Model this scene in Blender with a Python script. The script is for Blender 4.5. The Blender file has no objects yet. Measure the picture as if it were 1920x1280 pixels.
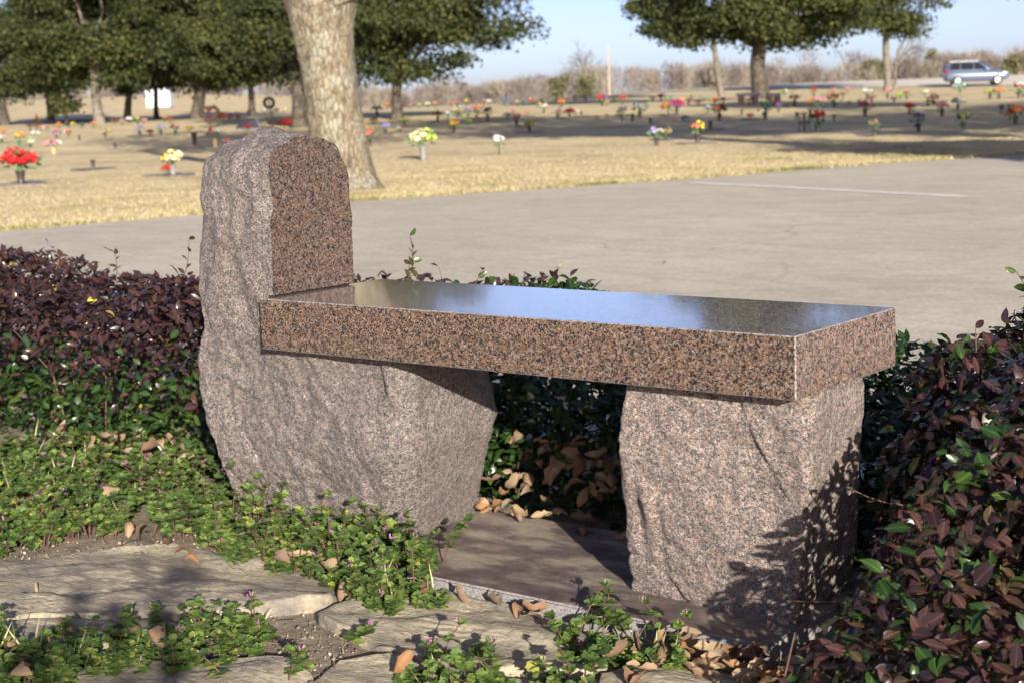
import bpy, bmesh, math, random
import numpy as np
from mathutils import Vector, Matrix, noise as mnoise

# ------------------------------------------------------------------ camera, sky, sun, exposure
scene = bpy.context.scene
COL = scene.collection
cam_data = bpy.data.cameras.new("camera")
cam = bpy.data.objects.new("camera", cam_data)
COL.objects.link(cam)
CAM = np.array([2.4093, -2.2257, 0.94367])
ROT = [math.radians(a) for a in (81.390, 2.003, 37.972)]
FPX = 3000.0
cam.location = CAM
cam.rotation_euler = ROT
cam_data.sensor_width = 36.0
cam_data.lens = 36.0 * FPX / 1920.0
cam_data.clip_start = 0.05
cam_data.clip_end = 6000
cam_data.dof.use_dof = True
cam_data.dof.focus_distance = 2.75
cam_data.dof.aperture_fstop = 9.0
scene.camera = cam

SUN_AZ = math.atan2(-1.0, 1.2)            # direction towards the sun, from +X
SUN_EL = math.radians(16.0)
to_sun = Vector((math.cos(SUN_AZ) * math.cos(SUN_EL), math.sin(SUN_AZ) * math.cos(SUN_EL), math.sin(SUN_EL)))
world = bpy.data.worlds.new("World")
scene.world = world
world.use_nodes = True
wn = world.node_tree
wn.nodes.clear()
sky = wn.nodes.new("ShaderNodeTexSky")
sky.sky_type = 'NISHITA'
sky.sun_disc = False
sky.sun_elevation = SUN_EL
sky.sun_rotation = math.pi / 2 - SUN_AZ
sky.altitude = 150
sky.air_density = 0.5
sky.dust_density = 1.0
sky.ozone_density = 1.0
bg = wn.nodes.new("ShaderNodeBackground")
bg.inputs[1].default_value = 0.084
wo = wn.nodes.new("ShaderNodeOutputWorld")
tintn = wn.nodes.new("ShaderNodeMixRGB")
tintn.blend_type = 'MULTIPLY'
tintn.inputs[0].default_value = 1.0
tintn.inputs[2].default_value = (1.05, 0.95, 1.06, 1)
wn.links.new(sky.outputs[0], tintn.inputs[1])
wn.links.new(tintn.outputs[0], bg.inputs[0])
wn.links.new(bg.outputs[0], wo.inputs[0])
sun_data = bpy.data.lights.new("sun", 'SUN')
sun_data.energy = 5.0
sun_data.angle = math.radians(0.5)
sun_data.color = (1.0, 0.91, 0.79)
sun = bpy.data.objects.new("sun", sun_data)
sun.rotation_euler = (-to_sun).to_track_quat('-Z', 'Y').to_euler()
sun.location = (6, -6, 8)
COL.objects.link(sun)
scene.view_settings.view_transform = 'Standard'
scene.view_settings.look = 'None'
scene.view_settings.exposure = 1.0
scene.view_settings.gamma = 1.0
scene.view_settings.use_curve_mapping = False
scene.render.engine = 'CYCLES'
scene.cycles.max_bounces = 6
scene.cycles.use_denoising = True

# ------------------------------------------------------------------ helpers
rng = np.random.default_rng(7)
random.seed(7)
CF = np.array([-math.sin(ROT[2]), math.cos(ROT[2]), 0.0])   # level forward
CR = np.array([math.cos(ROT[2]), math.sin(ROT[2]), 0.0])    # level right
MCAM = np.array(cam.rotation_euler.to_matrix())


def sst(a, b, x):
    t = np.clip((np.asarray(x, float) - a) / (b - a), 0, 1)
    return t * t * (3 - 2 * t)


def ray(px, py):
    return MCAM @ np.array([(px - 960) / FPX, -(py - 640) / FPX, -1.0])


def project(P):
    q = (np.atleast_2d(P) - CAM) @ MCAM
    return np.stack([960 + FPX * q[:, 0] / -q[:, 2], 640 - FPX * q[:, 1] / -q[:, 2]], 1)


perm = rng.permutation(512)
perm = np.concatenate([perm, perm, perm])
grads = rng.normal(size=(512, 3))
grads /= np.linalg.norm(grads, axis=1)[:, None]


def pnoise(P):
    P = np.asarray(P, float)
    I = np.floor(P).astype(int)
    f = P - I
    u = f * f * f * (f * (f * 6 - 15) + 10)
    I &= 511
    out = 0
    for dx in (0, 1):
        for dy in (0, 1):
            for dz in (0, 1):
                g = grads[perm[perm[perm[(I[:, 0] + dx) & 511] + ((I[:, 1] + dy) & 511)] + ((I[:, 2] + dz) & 511)] & 511]
                d = ((f - np.array([dx, dy, dz])) * g).sum(1)
                w = (u[:, 0] if dx else 1 - u[:, 0]) * (u[:, 1] if dy else 1 - u[:, 1]) * (u[:, 2] if dz else 1 - u[:, 2])
                out = out + w * d
    return out


def fbm(P, octv=4, gain=0.5):
    s, a = 0, 1.0
    for k in range(octv):
        s = s + a * pnoise(P * 2 ** k + 17.3 * k)
        a *= gain
    return s


def tag(o, label=None, cat=None, group=None, kind=None):
    if label: o["label"] = label
    if cat: o["category"] = cat
    if group: o["group"] = group
    if kind: o["kind"] = kind
    return o


def mesh_np(name, V, faces, mats=None, smooth=True, attrs=None, mat_idx=None):
    """faces: list of (n,k) int arrays"""
    me = bpy.data.meshes.new(name)
    V = np.asarray(V, np.float32)
    faces = [np.asarray(f, np.int32) for f in faces if len(f)]
    loops = np.concatenate([f.ravel() for f in faces])
    sizes = np.concatenate([np.full(len(f), f.shape[1], np.int32) for f in faces])
    starts = np.concatenate([[0], np.cumsum(sizes)[:-1]]).astype(np.int32)
    me.vertices.add(len(V))
    me.vertices.foreach_set("co", V.ravel())
    me.loops.add(len(loops))
    me.loops.foreach_set("vertex_index", loops)
    me.polygons.add(len(sizes))
    me.polygons.foreach_set("loop_start", starts)
    me.polygons.foreach_set("use_smooth", np.full(len(sizes), smooth))
    if mat_idx is not None:
        me.polygons.foreach_set("material_index", np.asarray(mat_idx, np.int32))
    for m in (mats if isinstance(mats, (list, tuple)) else [mats]):
        if m: me.materials.append(m)
    for k, v in (attrs or {}).items():
        a = me.attributes.new(k, 'FLOAT', 'POINT')
        a.data.foreach_set("value", np.asarray(v, np.float32))
    me.update(calc_edges=True)
    me.validate()
    return me


def obj(name, me, parent=None, loc=(0, 0, 0), rot=None, scale=None):
    o = bpy.data.objects.new(name, me)
    COL.objects.link(o)
    if parent: o.parent = parent
    o.location = loc
    if rot is not None: o.rotation_euler = rot
    if scale is not None: o.scale = scale if hasattr(scale, '__len__') else (scale,) * 3
    return o


def empty(name, loc=(0, 0, 0), rotz=0.0):
    o = bpy.data.objects.new(name, None)
    o.empty_display_size = 0.05
    o.location = loc
    o.rotation_euler = (0, 0, rotz)
    COL.objects.link(o)
    return o


class Geo:
    """collects vertices and faces into one mesh"""
    def __init__(s):
        s.V, s.F3, s.F4, s.n, s.m3, s.m4, s.at = [], [], [], 0, [], [], []

    def add(s, V, F, mat=0, at=0.0):
        V = np.asarray(V, float); F = np.asarray(F, int)
        if not len(F): return s
        if F.shape[1] == 3: s.F3.append(F + s.n); s.m3 += [mat] * len(F)
        else: s.F4.append(F + s.n); s.m4 += [mat] * len(F)
        s.V.append(V); s.n += len(V)
        s.at.append(np.broadcast_to(np.asarray(at, float), (len(V),)))
        return s

    def box(s, x0, x1, y0, y1, z0, z1, mat=0):
        V = [(x, y, z) for x in (x0, x1) for y in (y0, y1) for z in (z0, z1)]
        return s.add(V, [(0, 1, 3, 2), (4, 6, 7, 5), (0, 4, 5, 1), (2, 3, 7, 6), (0, 2, 6, 4), (1, 5, 7, 3)], mat)

    def tube(s, pts, rad, sides=8, mat=0, cap=True, at=0.0):
        pts = np.asarray(pts, float); n = len(pts)
        rad = np.broadcast_to(np.asarray(rad, float), (n,))
        T = np.gradient(pts, axis=0); T /= np.linalg.norm(T, axis=1)[:, None] + 1e-9
        ref = np.array([1.0, 0, 0]) if abs(T[:, 0]).mean() < 0.7 else np.array([0, 1.0, 0])
        A = np.cross(T, ref); A /= np.linalg.norm(A, axis=1)[:, None] + 1e-9
        B = np.cross(T, A)
        th = np.linspace(0, 2 * np.pi, sides, endpoint=False)
        V = pts[:, None] + rad[:, None, None] * (A[:, None] * np.cos(th)[None, :, None] + B[:, None] * np.sin(th)[None, :, None])
        F = [(i * sides + j, (i + 1) * sides + j, (i + 1) * sides + (j + 1) % sides, i * sides + (j + 1) % sides) for i in range(n - 1) for j in range(sides)]
        base = s.n
        s.add(V.reshape(-1, 3), F, mat, at)
        if cap:
            V2 = np.concatenate([V[0], [pts[0]], V[-1], [pts[-1]]])
            F2 = [(j, (j + 1) % sides, sides) for j in range(sides)] + [(sides + 1 + (j + 1) % sides, sides + 1 + j, 2 * sides + 1) for j in range(sides)]
            s.add(V2, F2, mat, at)
        return s

    def lathe(s, prof, sides=12, mat=0, center=(0, 0)):
        prof = np.asarray(prof, float)
        th = np.linspace(0, 2 * np.pi, sides, endpoint=False)
        V = np.stack([center[0] + prof[:, None, 0] * np.cos(th), center[1] + prof[:, None, 0] * np.sin(th), np.broadcast_to(prof[:, None, 1], (len(prof), sides))], -1)
        F = [(i * sides + j, i * sides + (j + 1) % sides, (i + 1) * sides + (j + 1) % sides, (i + 1) * sides + j) for i in range(len(prof) - 1) for j in range(sides)]
        return s.add(V.reshape(-1, 3), F, mat)

    def scatter(s, tV, tF, M, P, at=None, mat=0):
        k, n = len(P), len(tV)
        V = np.einsum('kij,nj->kni', M, tV) + P[:, None]
        F = (tF[None] + (np.arange(k) * n)[:, None, None]).reshape(-1, tF.shape[1])
        return s.add(V.reshape(-1, 3), F, mat, np.repeat(at, n) if at is not None else 0.0)

    def mesh(s, name, mats, smooth=True, attr=None):
        return mesh_np(name, np.concatenate(s.V), [np.concatenate(f) for f in (s.F3, s.F4) if f], mats, smooth,
                       {attr: np.concatenate(s.at)} if attr else None, np.array(s.m3 + s.m4))

    def build(s, name, mats, parent=None, smooth=True, attr=None, **k):
        return obj(name, s.mesh(name, mats, smooth, attr), parent, **k)


def norm(v):
    v = np.asarray(v, float)
    return v / (np.linalg.norm(v, axis=-1, keepdims=True) + 1e-12)


def frames(fwd, up, scale):
    """columns: side, forward, normal"""
    f = norm(fwd); s_ = norm(np.cross(f, up)); n = np.cross(s_, f)
    M = np.stack([s_, f, n], -1)
    sc = np.asarray(scale, float)
    return M * (sc[:, None, None] if sc.ndim == 1 else sc[:, None, :])


# ------------------------------------------------------------------ materials
class NT:
    def __init__(s, name):
        s.m = bpy.data.materials.new(name); s.m.use_nodes = True
        s.t = s.m.node_tree; s.b = s.t.nodes["Principled BSDF"]
        s.tc = s.t.nodes.new("ShaderNodeTexCoord")

    def n(s, typ, **k):
        nd = s.t.nodes.new("ShaderNode" + typ)
        for a, v in k.items():
            if a.startswith("_"): nd.inputs[a[1:].replace("_", " ")].default_value = v
            else: setattr(nd, a, v)
        return nd

    def l(s, a, b): s.t.links.new(a, b); return s

    def noise(s, scale, detail=4, rough=0.55, vec=None, dist=0.0):
        nd = s.n("TexNoise", _Scale=scale, _Detail=detail, _Roughness=rough, _Distortion=dist)
        s.l(vec or s.tc.outputs["Object"], nd.inputs["Vector"]); return nd.outputs["Fac"]

    def ramp(s, fac, stops, interp='LINEAR'):
        nd = s.n("ValToRGB"); cr = nd.color_ramp; cr.interpolation = interp
        while len(cr.elements) < len(stops): cr.elements.new(0.5)
        for e, (p, c) in zip(cr.elements, stops): e.position = p; e.color = (*c, 1) if len(c) == 3 else c
        s.l(fac, nd.inputs[0]); return nd.outputs[0]

    def mix(s, fac, a, b, mode='MIX'):
        nd = s.n("MixRGB", blend_type=mode)
        for i, v in enumerate((fac, a, b)):
            if hasattr(v, 'links'): s.l(v, nd.inputs[i])
            else: nd.inputs[i].default_value = v if i == 0 else (*v, 1)
        return nd.outputs[0]

    def math(s, op, a, b=0.0, clamp=False):
        nd = s.n("Math", operation=op, use_clamp=clamp)
        for i, v in enumerate((a, b)):
            if hasattr(v, 'links'): s.l(v, nd.inputs[i])
            else: nd.inputs[i].default_value = v
        return nd.outputs[0]

    def mapping(s, scale=(1, 1, 1), rot=(0, 0, 0)):
        nd = s.n("Mapping"); nd.inputs["Scale"].default_value = scale; nd.inputs["Rotation"].default_value = rot
        s.l(s.tc.outputs["Object"], nd.inputs[0]); return nd.outputs[0]

    def attr(s, name):
        return s.n("Attribute", attribute_name=name).outputs["Fac"]

    def bump(s, h, strength, dist, prev=None):
        nd = s.n("Bump", _Strength=strength, _Distance=dist); s.l(h, nd.inputs["Height"])
        if prev: s.l(prev, nd.inputs["Normal"])
        return nd.outputs[0]

    def out(s, col=None, rough=None, bump=None, **k):
        for key, v in (("Base Color", col), ("Roughness", rough), ("Normal", bump)):
            if v is None: continue
            if hasattr(v, 'links'): s.l(v, s.b.inputs[key])
            else: s.b.inputs[key].default_value = (*v, 1) if key == "Base Color" else v
        for a, v in k.items(): s.b.inputs[a.replace("_", " ")].default_value = v
        return s.m


def plain(name, col, rough=0.6, var=0.0, scale=8.0, bump=0.0, **k):
    t = NT(name)
    c = col
    if var: c = t.ramp(t.noise(scale), [(0.3, tuple(x * (1 - var) for x in col)), (0.7, tuple(min(1, x * (1 + var)) for x in col))])
    b = t.bump(t.noise(scale * 4), 0.5, bump) if bump else None
    return t.out(c, rough, b, **k)


def granite(name, rough, bright=1.0, sat=1.0, pale=0.0, bump=0.0, stain=0.0, coat=0.0):
    t = NT(name)
    dn = t.n("TexNoise", _Scale=140.0, _Detail=3.0); t.l(t.tc.outputs["Object"], dn.inputs["Vector"])
    wv = t.n("VectorMath", operation='MULTIPLY_ADD'); t.l(dn.outputs["Color"], wv.inputs[0]); wv.inputs[1].default_value = (.008, .008, .008); t.l(t.tc.outputs["Object"], wv.inputs[2])
    v1 = t.n("TexVoronoi", _Scale=340.0); t.l(wv.outputs[0], v1.inputs["Vector"])
    v2 = t.n("TexVoronoi", _Scale=760.0); t.l(wv.outputs[0], v2.inputs["Vector"])
    s1 = t.n("SeparateColor"); t.l(v1.outputs["Color"], s1.inputs[0])
    s2 = t.n("SeparateColor"); t.l(v2.outputs["Color"], s2.inputs[0])
    g = t.math('ADD', t.math('MULTIPLY', s1.outputs[0], 0.62), t.math('MULTIPLY', s2.outputs[0], 0.38))
    g = t.math('ADD', g, t.math('MULTIPLY', t.math('SUBTRACT', t.noise(75, 4), 0.5), 0.62))
    def c(r, gg, b):
        m = (r + gg + b) / 3
        return tuple(min(1, (m + (x - m) * sat) * bright * (1 - pale) + pale * 0.42) for x in (r, gg, b))
    col = t.ramp(g, [(0.0, c(.016, .016, .018)), (0.30, c(.03, .03, .034)), (0.37, c(.09, .09, .095)), (0.45, c(.17, .16, .155)), (0.50, c(.26, .225, .20)),
                     (0.56, c(.34, .19, .115)), (0.66, c(.40, .21, .125)), (0.73, c(.30, .25, .22)), (0.9, c(.55, .50, .47))])
    fleck = t.n("TexVoronoi", _Scale=21.0); t.l(t.mapping((1, 1, 0.6), (0.4, 0.2, 0.5)), fleck.inputs["Vector"])
    if pale > 0:
        fl = t.math('MULTIPLY', t.math('LESS_THAN', t.math('ADD', fleck.outputs["Distance"], t.math('MULTIPLY', t.noise(160, 2), 0.10)), 0.115), t.math('GREATER_THAN', t.noise(9, 2), 0.53))
        col = t.mix(t.math('MULTIPLY', fl, 0.8), col, (0.72, 0.68, 0.62))
    if stain:
        st = t.ramp(t.noise(2.6, 6, 0.65), [(0.40, (0, 0, 0)), (0.62, (1, 1, 1))])
        col = t.mix(t.math('MULTIPLY', st, stain), col, (0.105, 0.10, 0.098))
        st2 = t.ramp(t.noise(2.1, 4, 0.6, t.mapping((1.3, 1, .7))), [(0.5, (0, 0, 0)), (0.75, (1, 1, 1))])
        col = t.mix(t.math('MULTIPLY', st2, stain * 0.7), col, (0.36, 0.26, 0.18))
    b = None
    if bump:
        b = t.bump(t.noise(85, 7, 0.72), 0.9, bump * 1.1)
        b = t.bump(t.noise(300, 3, 0.6), 0.8, bump * 0.45, b)
    return t.out(col, rough, b, Coat_Weight=coat, Coat_Roughness=0.07)


M = {}
M['granite_rough'] = granite("granite rough", 0.75, 0.74, 0.75, 0.10, 0.0075, 0.30)
M['granite_rough2'] = granite("granite rough clean", 0.72, 0.90, 1.0, 0.14, 0.008, 0.0)
M['granite_face'] = granite("granite honed face", 0.32, 0.31, 1.30)
M['granite_slab'] = granite("granite polished slab", 0.25, 0.42, 1.30)
M['granite_end'] = granite("granite flamed slab end", 0.5, 0.54, 1.28, 0.03, 0.002)
M['granite_top'] = granite("granite mirror top", 0.12, 1.6, 0.7, coat=1.0)
_t = M['granite_top'].node_tree
_n = _t.nodes.new("ShaderNodeTexNoise"); _n.inputs["Scale"].default_value = 14; _n.inputs["Detail"].default_value = 6
_m = _t.nodes.new("ShaderNodeMapRange"); _m.inputs[3].default_value = .02; _m.inputs[4].default_value = .09
_t.links.new(_n.outputs["Fac"], _m.inputs[0]); _t.links.new(_m.outputs[0], _t.nodes["Principled BSDF"].inputs["Coat Roughness"])
_t.nodes["Principled BSDF"].inputs["Coat IOR"].default_value = 1.7
M['granite_arris'] = granite("granite arris", 0.7, 0.7, 0.5, 0.22, 0.004)


def base_mat():
    t = NT("granite base plate")
    n = t.noise(7, 6, 0.65, t.mapping((1, 2.2, 1), (0, 0, 0.5)))
    col = t.ramp(n, [(0.36, (.085, .062, .06)), (0.47, (.14, .108, .10)), (0.58, (.27, .23, .185)), (0.72, (.36, .31, .25))])
    v = t.n("TexVoronoi", _Scale=330.0); t.l(t.tc.outputs["Object"], v.inputs["Vector"])
    col = t.mix(0.35, col, v.outputs["Color"], 'SOFT_LIGHT')
    return t.out(col, 0.6, t.bump(t.noise(160, 4), 0.4, 0.001))


def base_side_mat():
    t = NT("sawn granite edge")
    v = t.n("TexVoronoi", _Scale=300.0); t.l(t.tc.outputs["Object"], v.inputs["Vector"])
    s = t.n("SeparateColor"); t.l(v.outputs["Color"], s.inputs[0])
    col = t.ramp(s.outputs[0], [(0.0, (.13, .13, .135)), (0.3, (.21, .205, .205)), (0.7, (.27, .26, .255)), (1, (.33, .305, .29))])
    return t.out(col, 0.75, t.bump(t.noise(200, 4), 0.5, 0.002))


def soil_mat():
    t = NT("soil")
    col = t.ramp(t.noise(22, 8, 0.7), [(0.3, (.11, .088, .065)), (0.5, (.24, .195, .14)), (0.7, (.38, .315, .23))])
    return t.out(col, 0.95, t.bump(t.noise(60, 8, 0.7), 0.9, 0.012))


def flag_mat():
    t = NT("sandstone")
    n = t.noise(3.0, 6, 0.6, t.mapping((1, 1.6, 1), (0, 0, 0.4)), 0.8)
    col = t.ramp(n, [(0.3, (.20, .182, .155)), (0.42, (.29, .255, .192)), (0.55, (.38, .33, .235)), (0.7, (.44, .385, .275))])
    dark = t.ramp(t.noise(5.5, 6, 0.65, t.mapping((1, 2.0, 1), (0, 0, 0.7)), 1.2), [(0.50, (0, 0, 0)), (0.66, (1, 1, 1))])
    col = t.mix(t.math('MULTIPLY', dark, 0.55), col, (.13, .125, .125))
    fine = t.ramp(t.noise(90, 4), [(0.3, (.75, .75, .75)), (0.7, (1.1, 1.1, 1.1))])
    col = t.mix(1.0, col, fine, 'MULTIPLY')
    b = t.bump(t.noise(30, 7, 0.65, t.mapping((1, 2.4, 3), (0, 0, 0.5)), 0.6), 0.7, 0.012)
    b = t.bump(t.noise(140, 5), 0.5, 0.003, b)
    return t.out(col, 0.85, b)


def pave_mat():
    t = NT("worn concrete pavement")
    a = t.noise(0.45, 6, 0.6)
    col = t.ramp(a, [(0.3, (.46, .415, .33)), (0.5, (.535, .485, .385)), (0.7, (.60, .55, .44))])
    st = t.ramp(t.noise(0.9, 5, 0.65, t.mapping((1, 2.8, 1), (0, 0, .5))), [(0.52, (0, 0, 0)), (0.72, (1, 1, 1))])
    col = t.mix(t.math('MULTIPLY', st, 0.45), col, (.43, .385, .32))
    fl = t.ramp(t.noise(2.6, 7, 0.7, t.mapping((1, 1.8, 1), (0, 0, .9)), 1.0), [(0.35, (.88, .88, .88)), (0.6, (1.08, 1.08, 1.07))])
    col = t.mix(1.0, col, fl, 'MULTIPLY')
    cv = t.n("TexVoronoi", feature='DISTANCE_TO_EDGE', _Scale=.23); dn = t.n("TexNoise", _Scale=1.3, _Detail=6.0); t.l(t.tc.outputs["Object"], dn.inputs["Vector"])
    wv = t.n("VectorMath", operation='MULTIPLY_ADD'); t.l(dn.outputs["Color"], wv.inputs[0]); wv.inputs[1].default_value = (.9, .9, 0); t.l(t.tc.outputs["Object"], wv.inputs[2]); t.l(wv.outputs[0], cv.inputs["Vector"])
    crk = t.ramp(cv.outputs["Distance"], [(0.0, (1, 1, 1)), (0.0045, (0, 0, 0))])
    crk = t.math('MULTIPLY', crk, t.ramp(t.noise(.5, 3), [(.45, (0, 0, 0)), (.6, (1, 1, 1))]))
    col = t.mix(t.math('MULTIPLY', crk, 0.5), col, (.20, .18, .155))
    sp = t.ramp(t.noise(45, 3, 0.7), [(0.35, (.82, .82, .82)), (0.65, (1.1, 1.1, 1.1))])
    col = t.mix(1.0, col, sp, 'MULTIPLY')
    return t.out(col, 0.9, t.bump(t.noise(120, 4), 0.5, 0.004))


def lawn_mat():
    t = NT("dry lawn")
    a = t.noise(0.45, 7, 0.72, None, 0.6)
    col = t.ramp(a, [(0.32, (.40, .31, .20)), (0.46, (.64, .525, .31)), (0.62, (.75, .625, .38)), (0.75, (.58, .52, .26))])
    g = t.ramp(t.noise(0.8, 7, 0.7), [(0.50, (0, 0, 0)), (0.66, (1, 1, 1))])
    col = t.mix(t.math('MULTIPLY', g, 0.40), col, (.32, .31, .10))
    s = t.ramp(t.noise(9, 6, 0.75), [(0.3, (.62, .6, .55)), (0.65, (1.15, 1.12, 1.05))])
    col = t.mix(1.0, col, s, 'MULTIPLY')
    return t.out(col, 0.95, t.bump(t.noise(14, 6, 0.75), 0.45, 0.03))


def bark_mat(name, a, b, lich, scale=9.0):
    t = NT(name)
    vec = t.mapping((1, 1, 0.35))
    v = t.n("TexVoronoi", feature='DISTANCE_TO_EDGE', _Scale=scale * 1.6); t.l(vec, v.inputs["Vector"])
    n = t.noise(scale, 7, 0.7, vec)
    col = t.ramp(n, [(0.35, a), (0.6, b)])
    li = t.ramp(t.noise(4.5, 6, 0.7), [(0.50, (0, 0, 0)), (0.56, (1, 1, 1))])
    col = t.mix(t.math('MULTIPLY', li, lich), col, (.36, .36, .29))
    cr = t.ramp(v.outputs["Distance"], [(0.0, (.38, .38, .38)), (0.14, (1, 1, 1))])
    col = t.mix(1.0, col, cr, 'MULTIPLY')
    bb = t.bump(t.math('ADD', v.outputs["Distance"], n), 0.8, 0.05)
    return t.out(col, 0.9, bb)


def leaf_mat(name, stops, rough=0.4, trans=0.0, attr="tint", spec=0.5, vein=False, rib=False):
    t = NT(name)
    col = t.ramp(t.attr(attr), stops)
    if vein:
        nn = t.ramp(t.noise(160, 3), [(0.3, (.75, .75, .75)), (0.7, (1.15, 1.15, 1.15))])
        col = t.mix(1.0, col, nn, 'MULTIPLY')
    if rib:
        rb = t.ramp(t.attr('rib'), [(0.0, (.85, .85, .85)), (.80, (1, 1, 1)), (.93, (1.9, 1.8, 1.6))])
        col = t.mix(1.0, col, rb, 'MULTIPLY')
    m = t.out(col, rough, None, Specular_IOR_Level=spec)
    if trans:
        tr = t.n("BsdfTranslucent"); t.l(col, tr.inputs[0])
        mx = t.n("MixShader"); mx.inputs[0].default_value = trans
        t.l(t.b.outputs[0], mx.inputs[1]); t.l(tr.outputs[0], mx.inputs[2])
        t.l(mx.outputs[0], t.t.nodes["Material Output"].inputs[0])
    return m


M['base_top'] = base_mat(); M['base_side'] = base_side_mat(); M['soil'] = soil_mat(); M['flag'] = flag_mat()
M['pave'] = pave_mat(); M['lawn'] = lawn_mat()
M['bark_near'] = bark_mat("pale lichen bark", (.11, .088, .058), (.27, .228, .155), 0.5, 14)
M['bark'] = bark_mat("dark bark", (.035, .028, .02), (.09, .07, .05), 0.15, 5)
M['bark_pale'] = bark_mat("pale bark", (.10, .083, .064), (.21, .18, .145), 0.3, 5)
M['hedge'] = leaf_mat("hedge leaf", [(0, (.016, .036, .010)), (.22, (.030, .065, .014)), (.36, (.055, .09, .02)), (.46, (.055, .042, .022)),
                                     (.6, (.064, .030, .023)), (.78, (.044, .024, .026)), (.93, (.028, .018, .024)), (.975, (.085, .024, .018)), (1, (.42, .36, .07))], 0.29, 0.12, spec=0.6, vein=True, rib=True)
M['henbit'] = leaf_mat("henbit leaf", [(0, (.045, .085, .022)), (.5, (.11, .19, .042)), (.8, (.20, .29, .07)), (1, (.40, .40, .09))], 0.6, 0.3, vein=True)
M['henbit_stem'] = plain("henbit stem", (.10, .045, .04), 0.6)
M['blossom'] = plain("henbit blossom", (.52, .13, .42), 0.6, 0.2, 60)
M['twig'] = plain("twig", (.11, .06, .035), 0.7, 0.3, 30)
M['oak_leaf'] = leaf_mat("oak foliage", [(0, (.018, .027, .009)), (.5, (.049, .062, .018)), (.85, (.092, .100, .030)), (1, (.15, .13, .05))], 0.7, 0.2, spec=0.25)
M['cedar_leaf'] = leaf_mat("evergreen foliage", [(0, (.07, .075, .035)), (.5, (.12, .12, .05)), (1, (.19, .17, .085))], 0.7, 0.1)
M['bare'] = leaf_mat("bare winter twigs", [(0, (.11, .090, .082)), (.5, (.175, .145, .125)), (.8, (.24, .205, .165)), (1, (.25, .24, .16))], 0.9, 0.0)
M['blade'] = leaf_mat("dry grass blade", [(0, (.10, .14, .03)), (.3, (.30, .29, .10)), (.6, (.56, .46, .28)), (1, (.66, .55, .35))], 0.8, 0.25)


def dead_leaf_mat():
    t = NT("dead leaf")
    oi = t.n("ObjectInfo")
    col = t.ramp(oi.outputs["Random"], [(0, (.13, .08, .05)), (.25, (.24, .16, .09)), (.5, (.36, .265, .165)), (.7, (.20, .15, .11)), (.88, (.32, .17, .075)), (1, (.12, .085, .065))])
    n = t.ramp(t.noise(60, 5, 0.7), [(0.3, (.65, .62, .58)), (0.7, (1.15, 1.12, 1.1))])
    return t.out(t.mix(1.0, col, n, 'MULTIPLY'), 0.7, t.bump(t.noise(120, 4), 0.5, 0.002))


M['dead'] = dead_leaf_mat()

# ------------------------------------------------------------------ terrain
EDGE = np.array([(-12.0, -8), (-10.2, 2), (-9.32, 5.73), (-8.75, 9.2), (-7.14, 13.05), (-6.2, 16.4), (-5.0, 19.2), (-2.5, 24.5), (3.0, 34)])


def edge_x(y):
    return np.interp(y, EDGE[:, 1], EDGE[:, 0])


def terrain(x, y):
    x = np.asarray(x, float); y = np.asarray(y, float)
    X = (x - CAM[0]) * CR[0] + (y - CAM[1]) * CR[1]
    d = (x - CAM[0]) * CF[0] + (y - CAM[1]) * CF[1]
    z = -0.016 + 0.50 * sst(28, 75, d) - 0.22 * sst(120, 200, d) * sst(20, -5, X)
    z = z + 0.95 * sst(112, 150, d) * sst(-14, 34, X)
    z = z + 2.6 * sst(105, 200, d) * sst(-18, -40, X)
    off = sst(0.6, 5, edge_x(y) - x) * sst(160, 60, d)
    P = np.stack([x.ravel() * 0.28, y.ravel() * 0.28, np.zeros(x.size)], 1)
    nz = (pnoise(P) * 0.07 + pnoise(P * 2.9 + 5) * 0.035).reshape(x.shape)
    return z + off * nz


def ground_at(px, py, far=125.0):
    """first point where the pixel's ray meets the terrain"""
    r = ray(px, py)
    f_ = float(r @ CF)
    ts = np.concatenate([np.arange(1.0, 30, .1), np.arange(30, far, .4)]) / f_
    Q = CAM + ts[:, None] * r
    clear = Q[:, 2] - terrain(Q[:, 0], Q[:, 1])
    hit = np.nonzero(clear < 0)[0]
    k = int(hit[0]) if len(hit) else len(ts) - 1
    t = ts[k]
    if len(hit) and k:
        t = ts[k - 1] + (ts[k] - ts[k - 1]) * clear[k - 1] / (clear[k - 1] - clear[k])
    P = CAM + r * t
    return np.array([P[0], P[1], float(terrain(P[0], P[1]))])


def depth(P):
    return float((np.asarray(P) - CAM) @ CF)


def at_depth(px, d):
    """point on the ground seen in column px at level distance d"""
    r = ray(px, 190.0); t = d / float(r @ CF)
    P = CAM + r * t
    return np.array([P[0], P[1], float(terrain(P[0], P[1]))])


dd = np.concatenate([[-400, -150, -60, -30, -15, -5, 3], np.arange(8, 70, 0.5), np.arange(70, 210, 3.0), [230, 270, 330, 450, 700, 1200, 2500]])
XX = np.concatenate([[-2500, -900, -400, -200, -120], np.arange(-90, -30, 3.0), np.arange(-30, 30, 0.6), np.arange(30, 92, 3.0), [120, 200, 400, 900, 2500]])
gx, gd = np.meshgrid(XX, dd, indexing='ij')
wx = CAM[0] + gx * CR[0] + gd * CF[0]; wy = CAM[1] + gx * CR[1] + gd * CF[1]
wz = terrain(wx, wy)
nx_, nd_ = gx.shape
idx = np.arange(nx_ * nd_).reshape(nx_, nd_)
F = np.stack([idx[:-1, :-1], idx[1:, :-1], idx[1:, 1:], idx[:-1, 1:]], -1).reshape(-1, 4)
lawn = obj("lawn", mesh_np("lawn", np.stack([wx, wy, wz], -1).reshape(-1, 3), [F], M['lawn']))
tag(lawn, "dry straw coloured lawn with green patches reaching the woods", "lawn", kind="structure")

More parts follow.
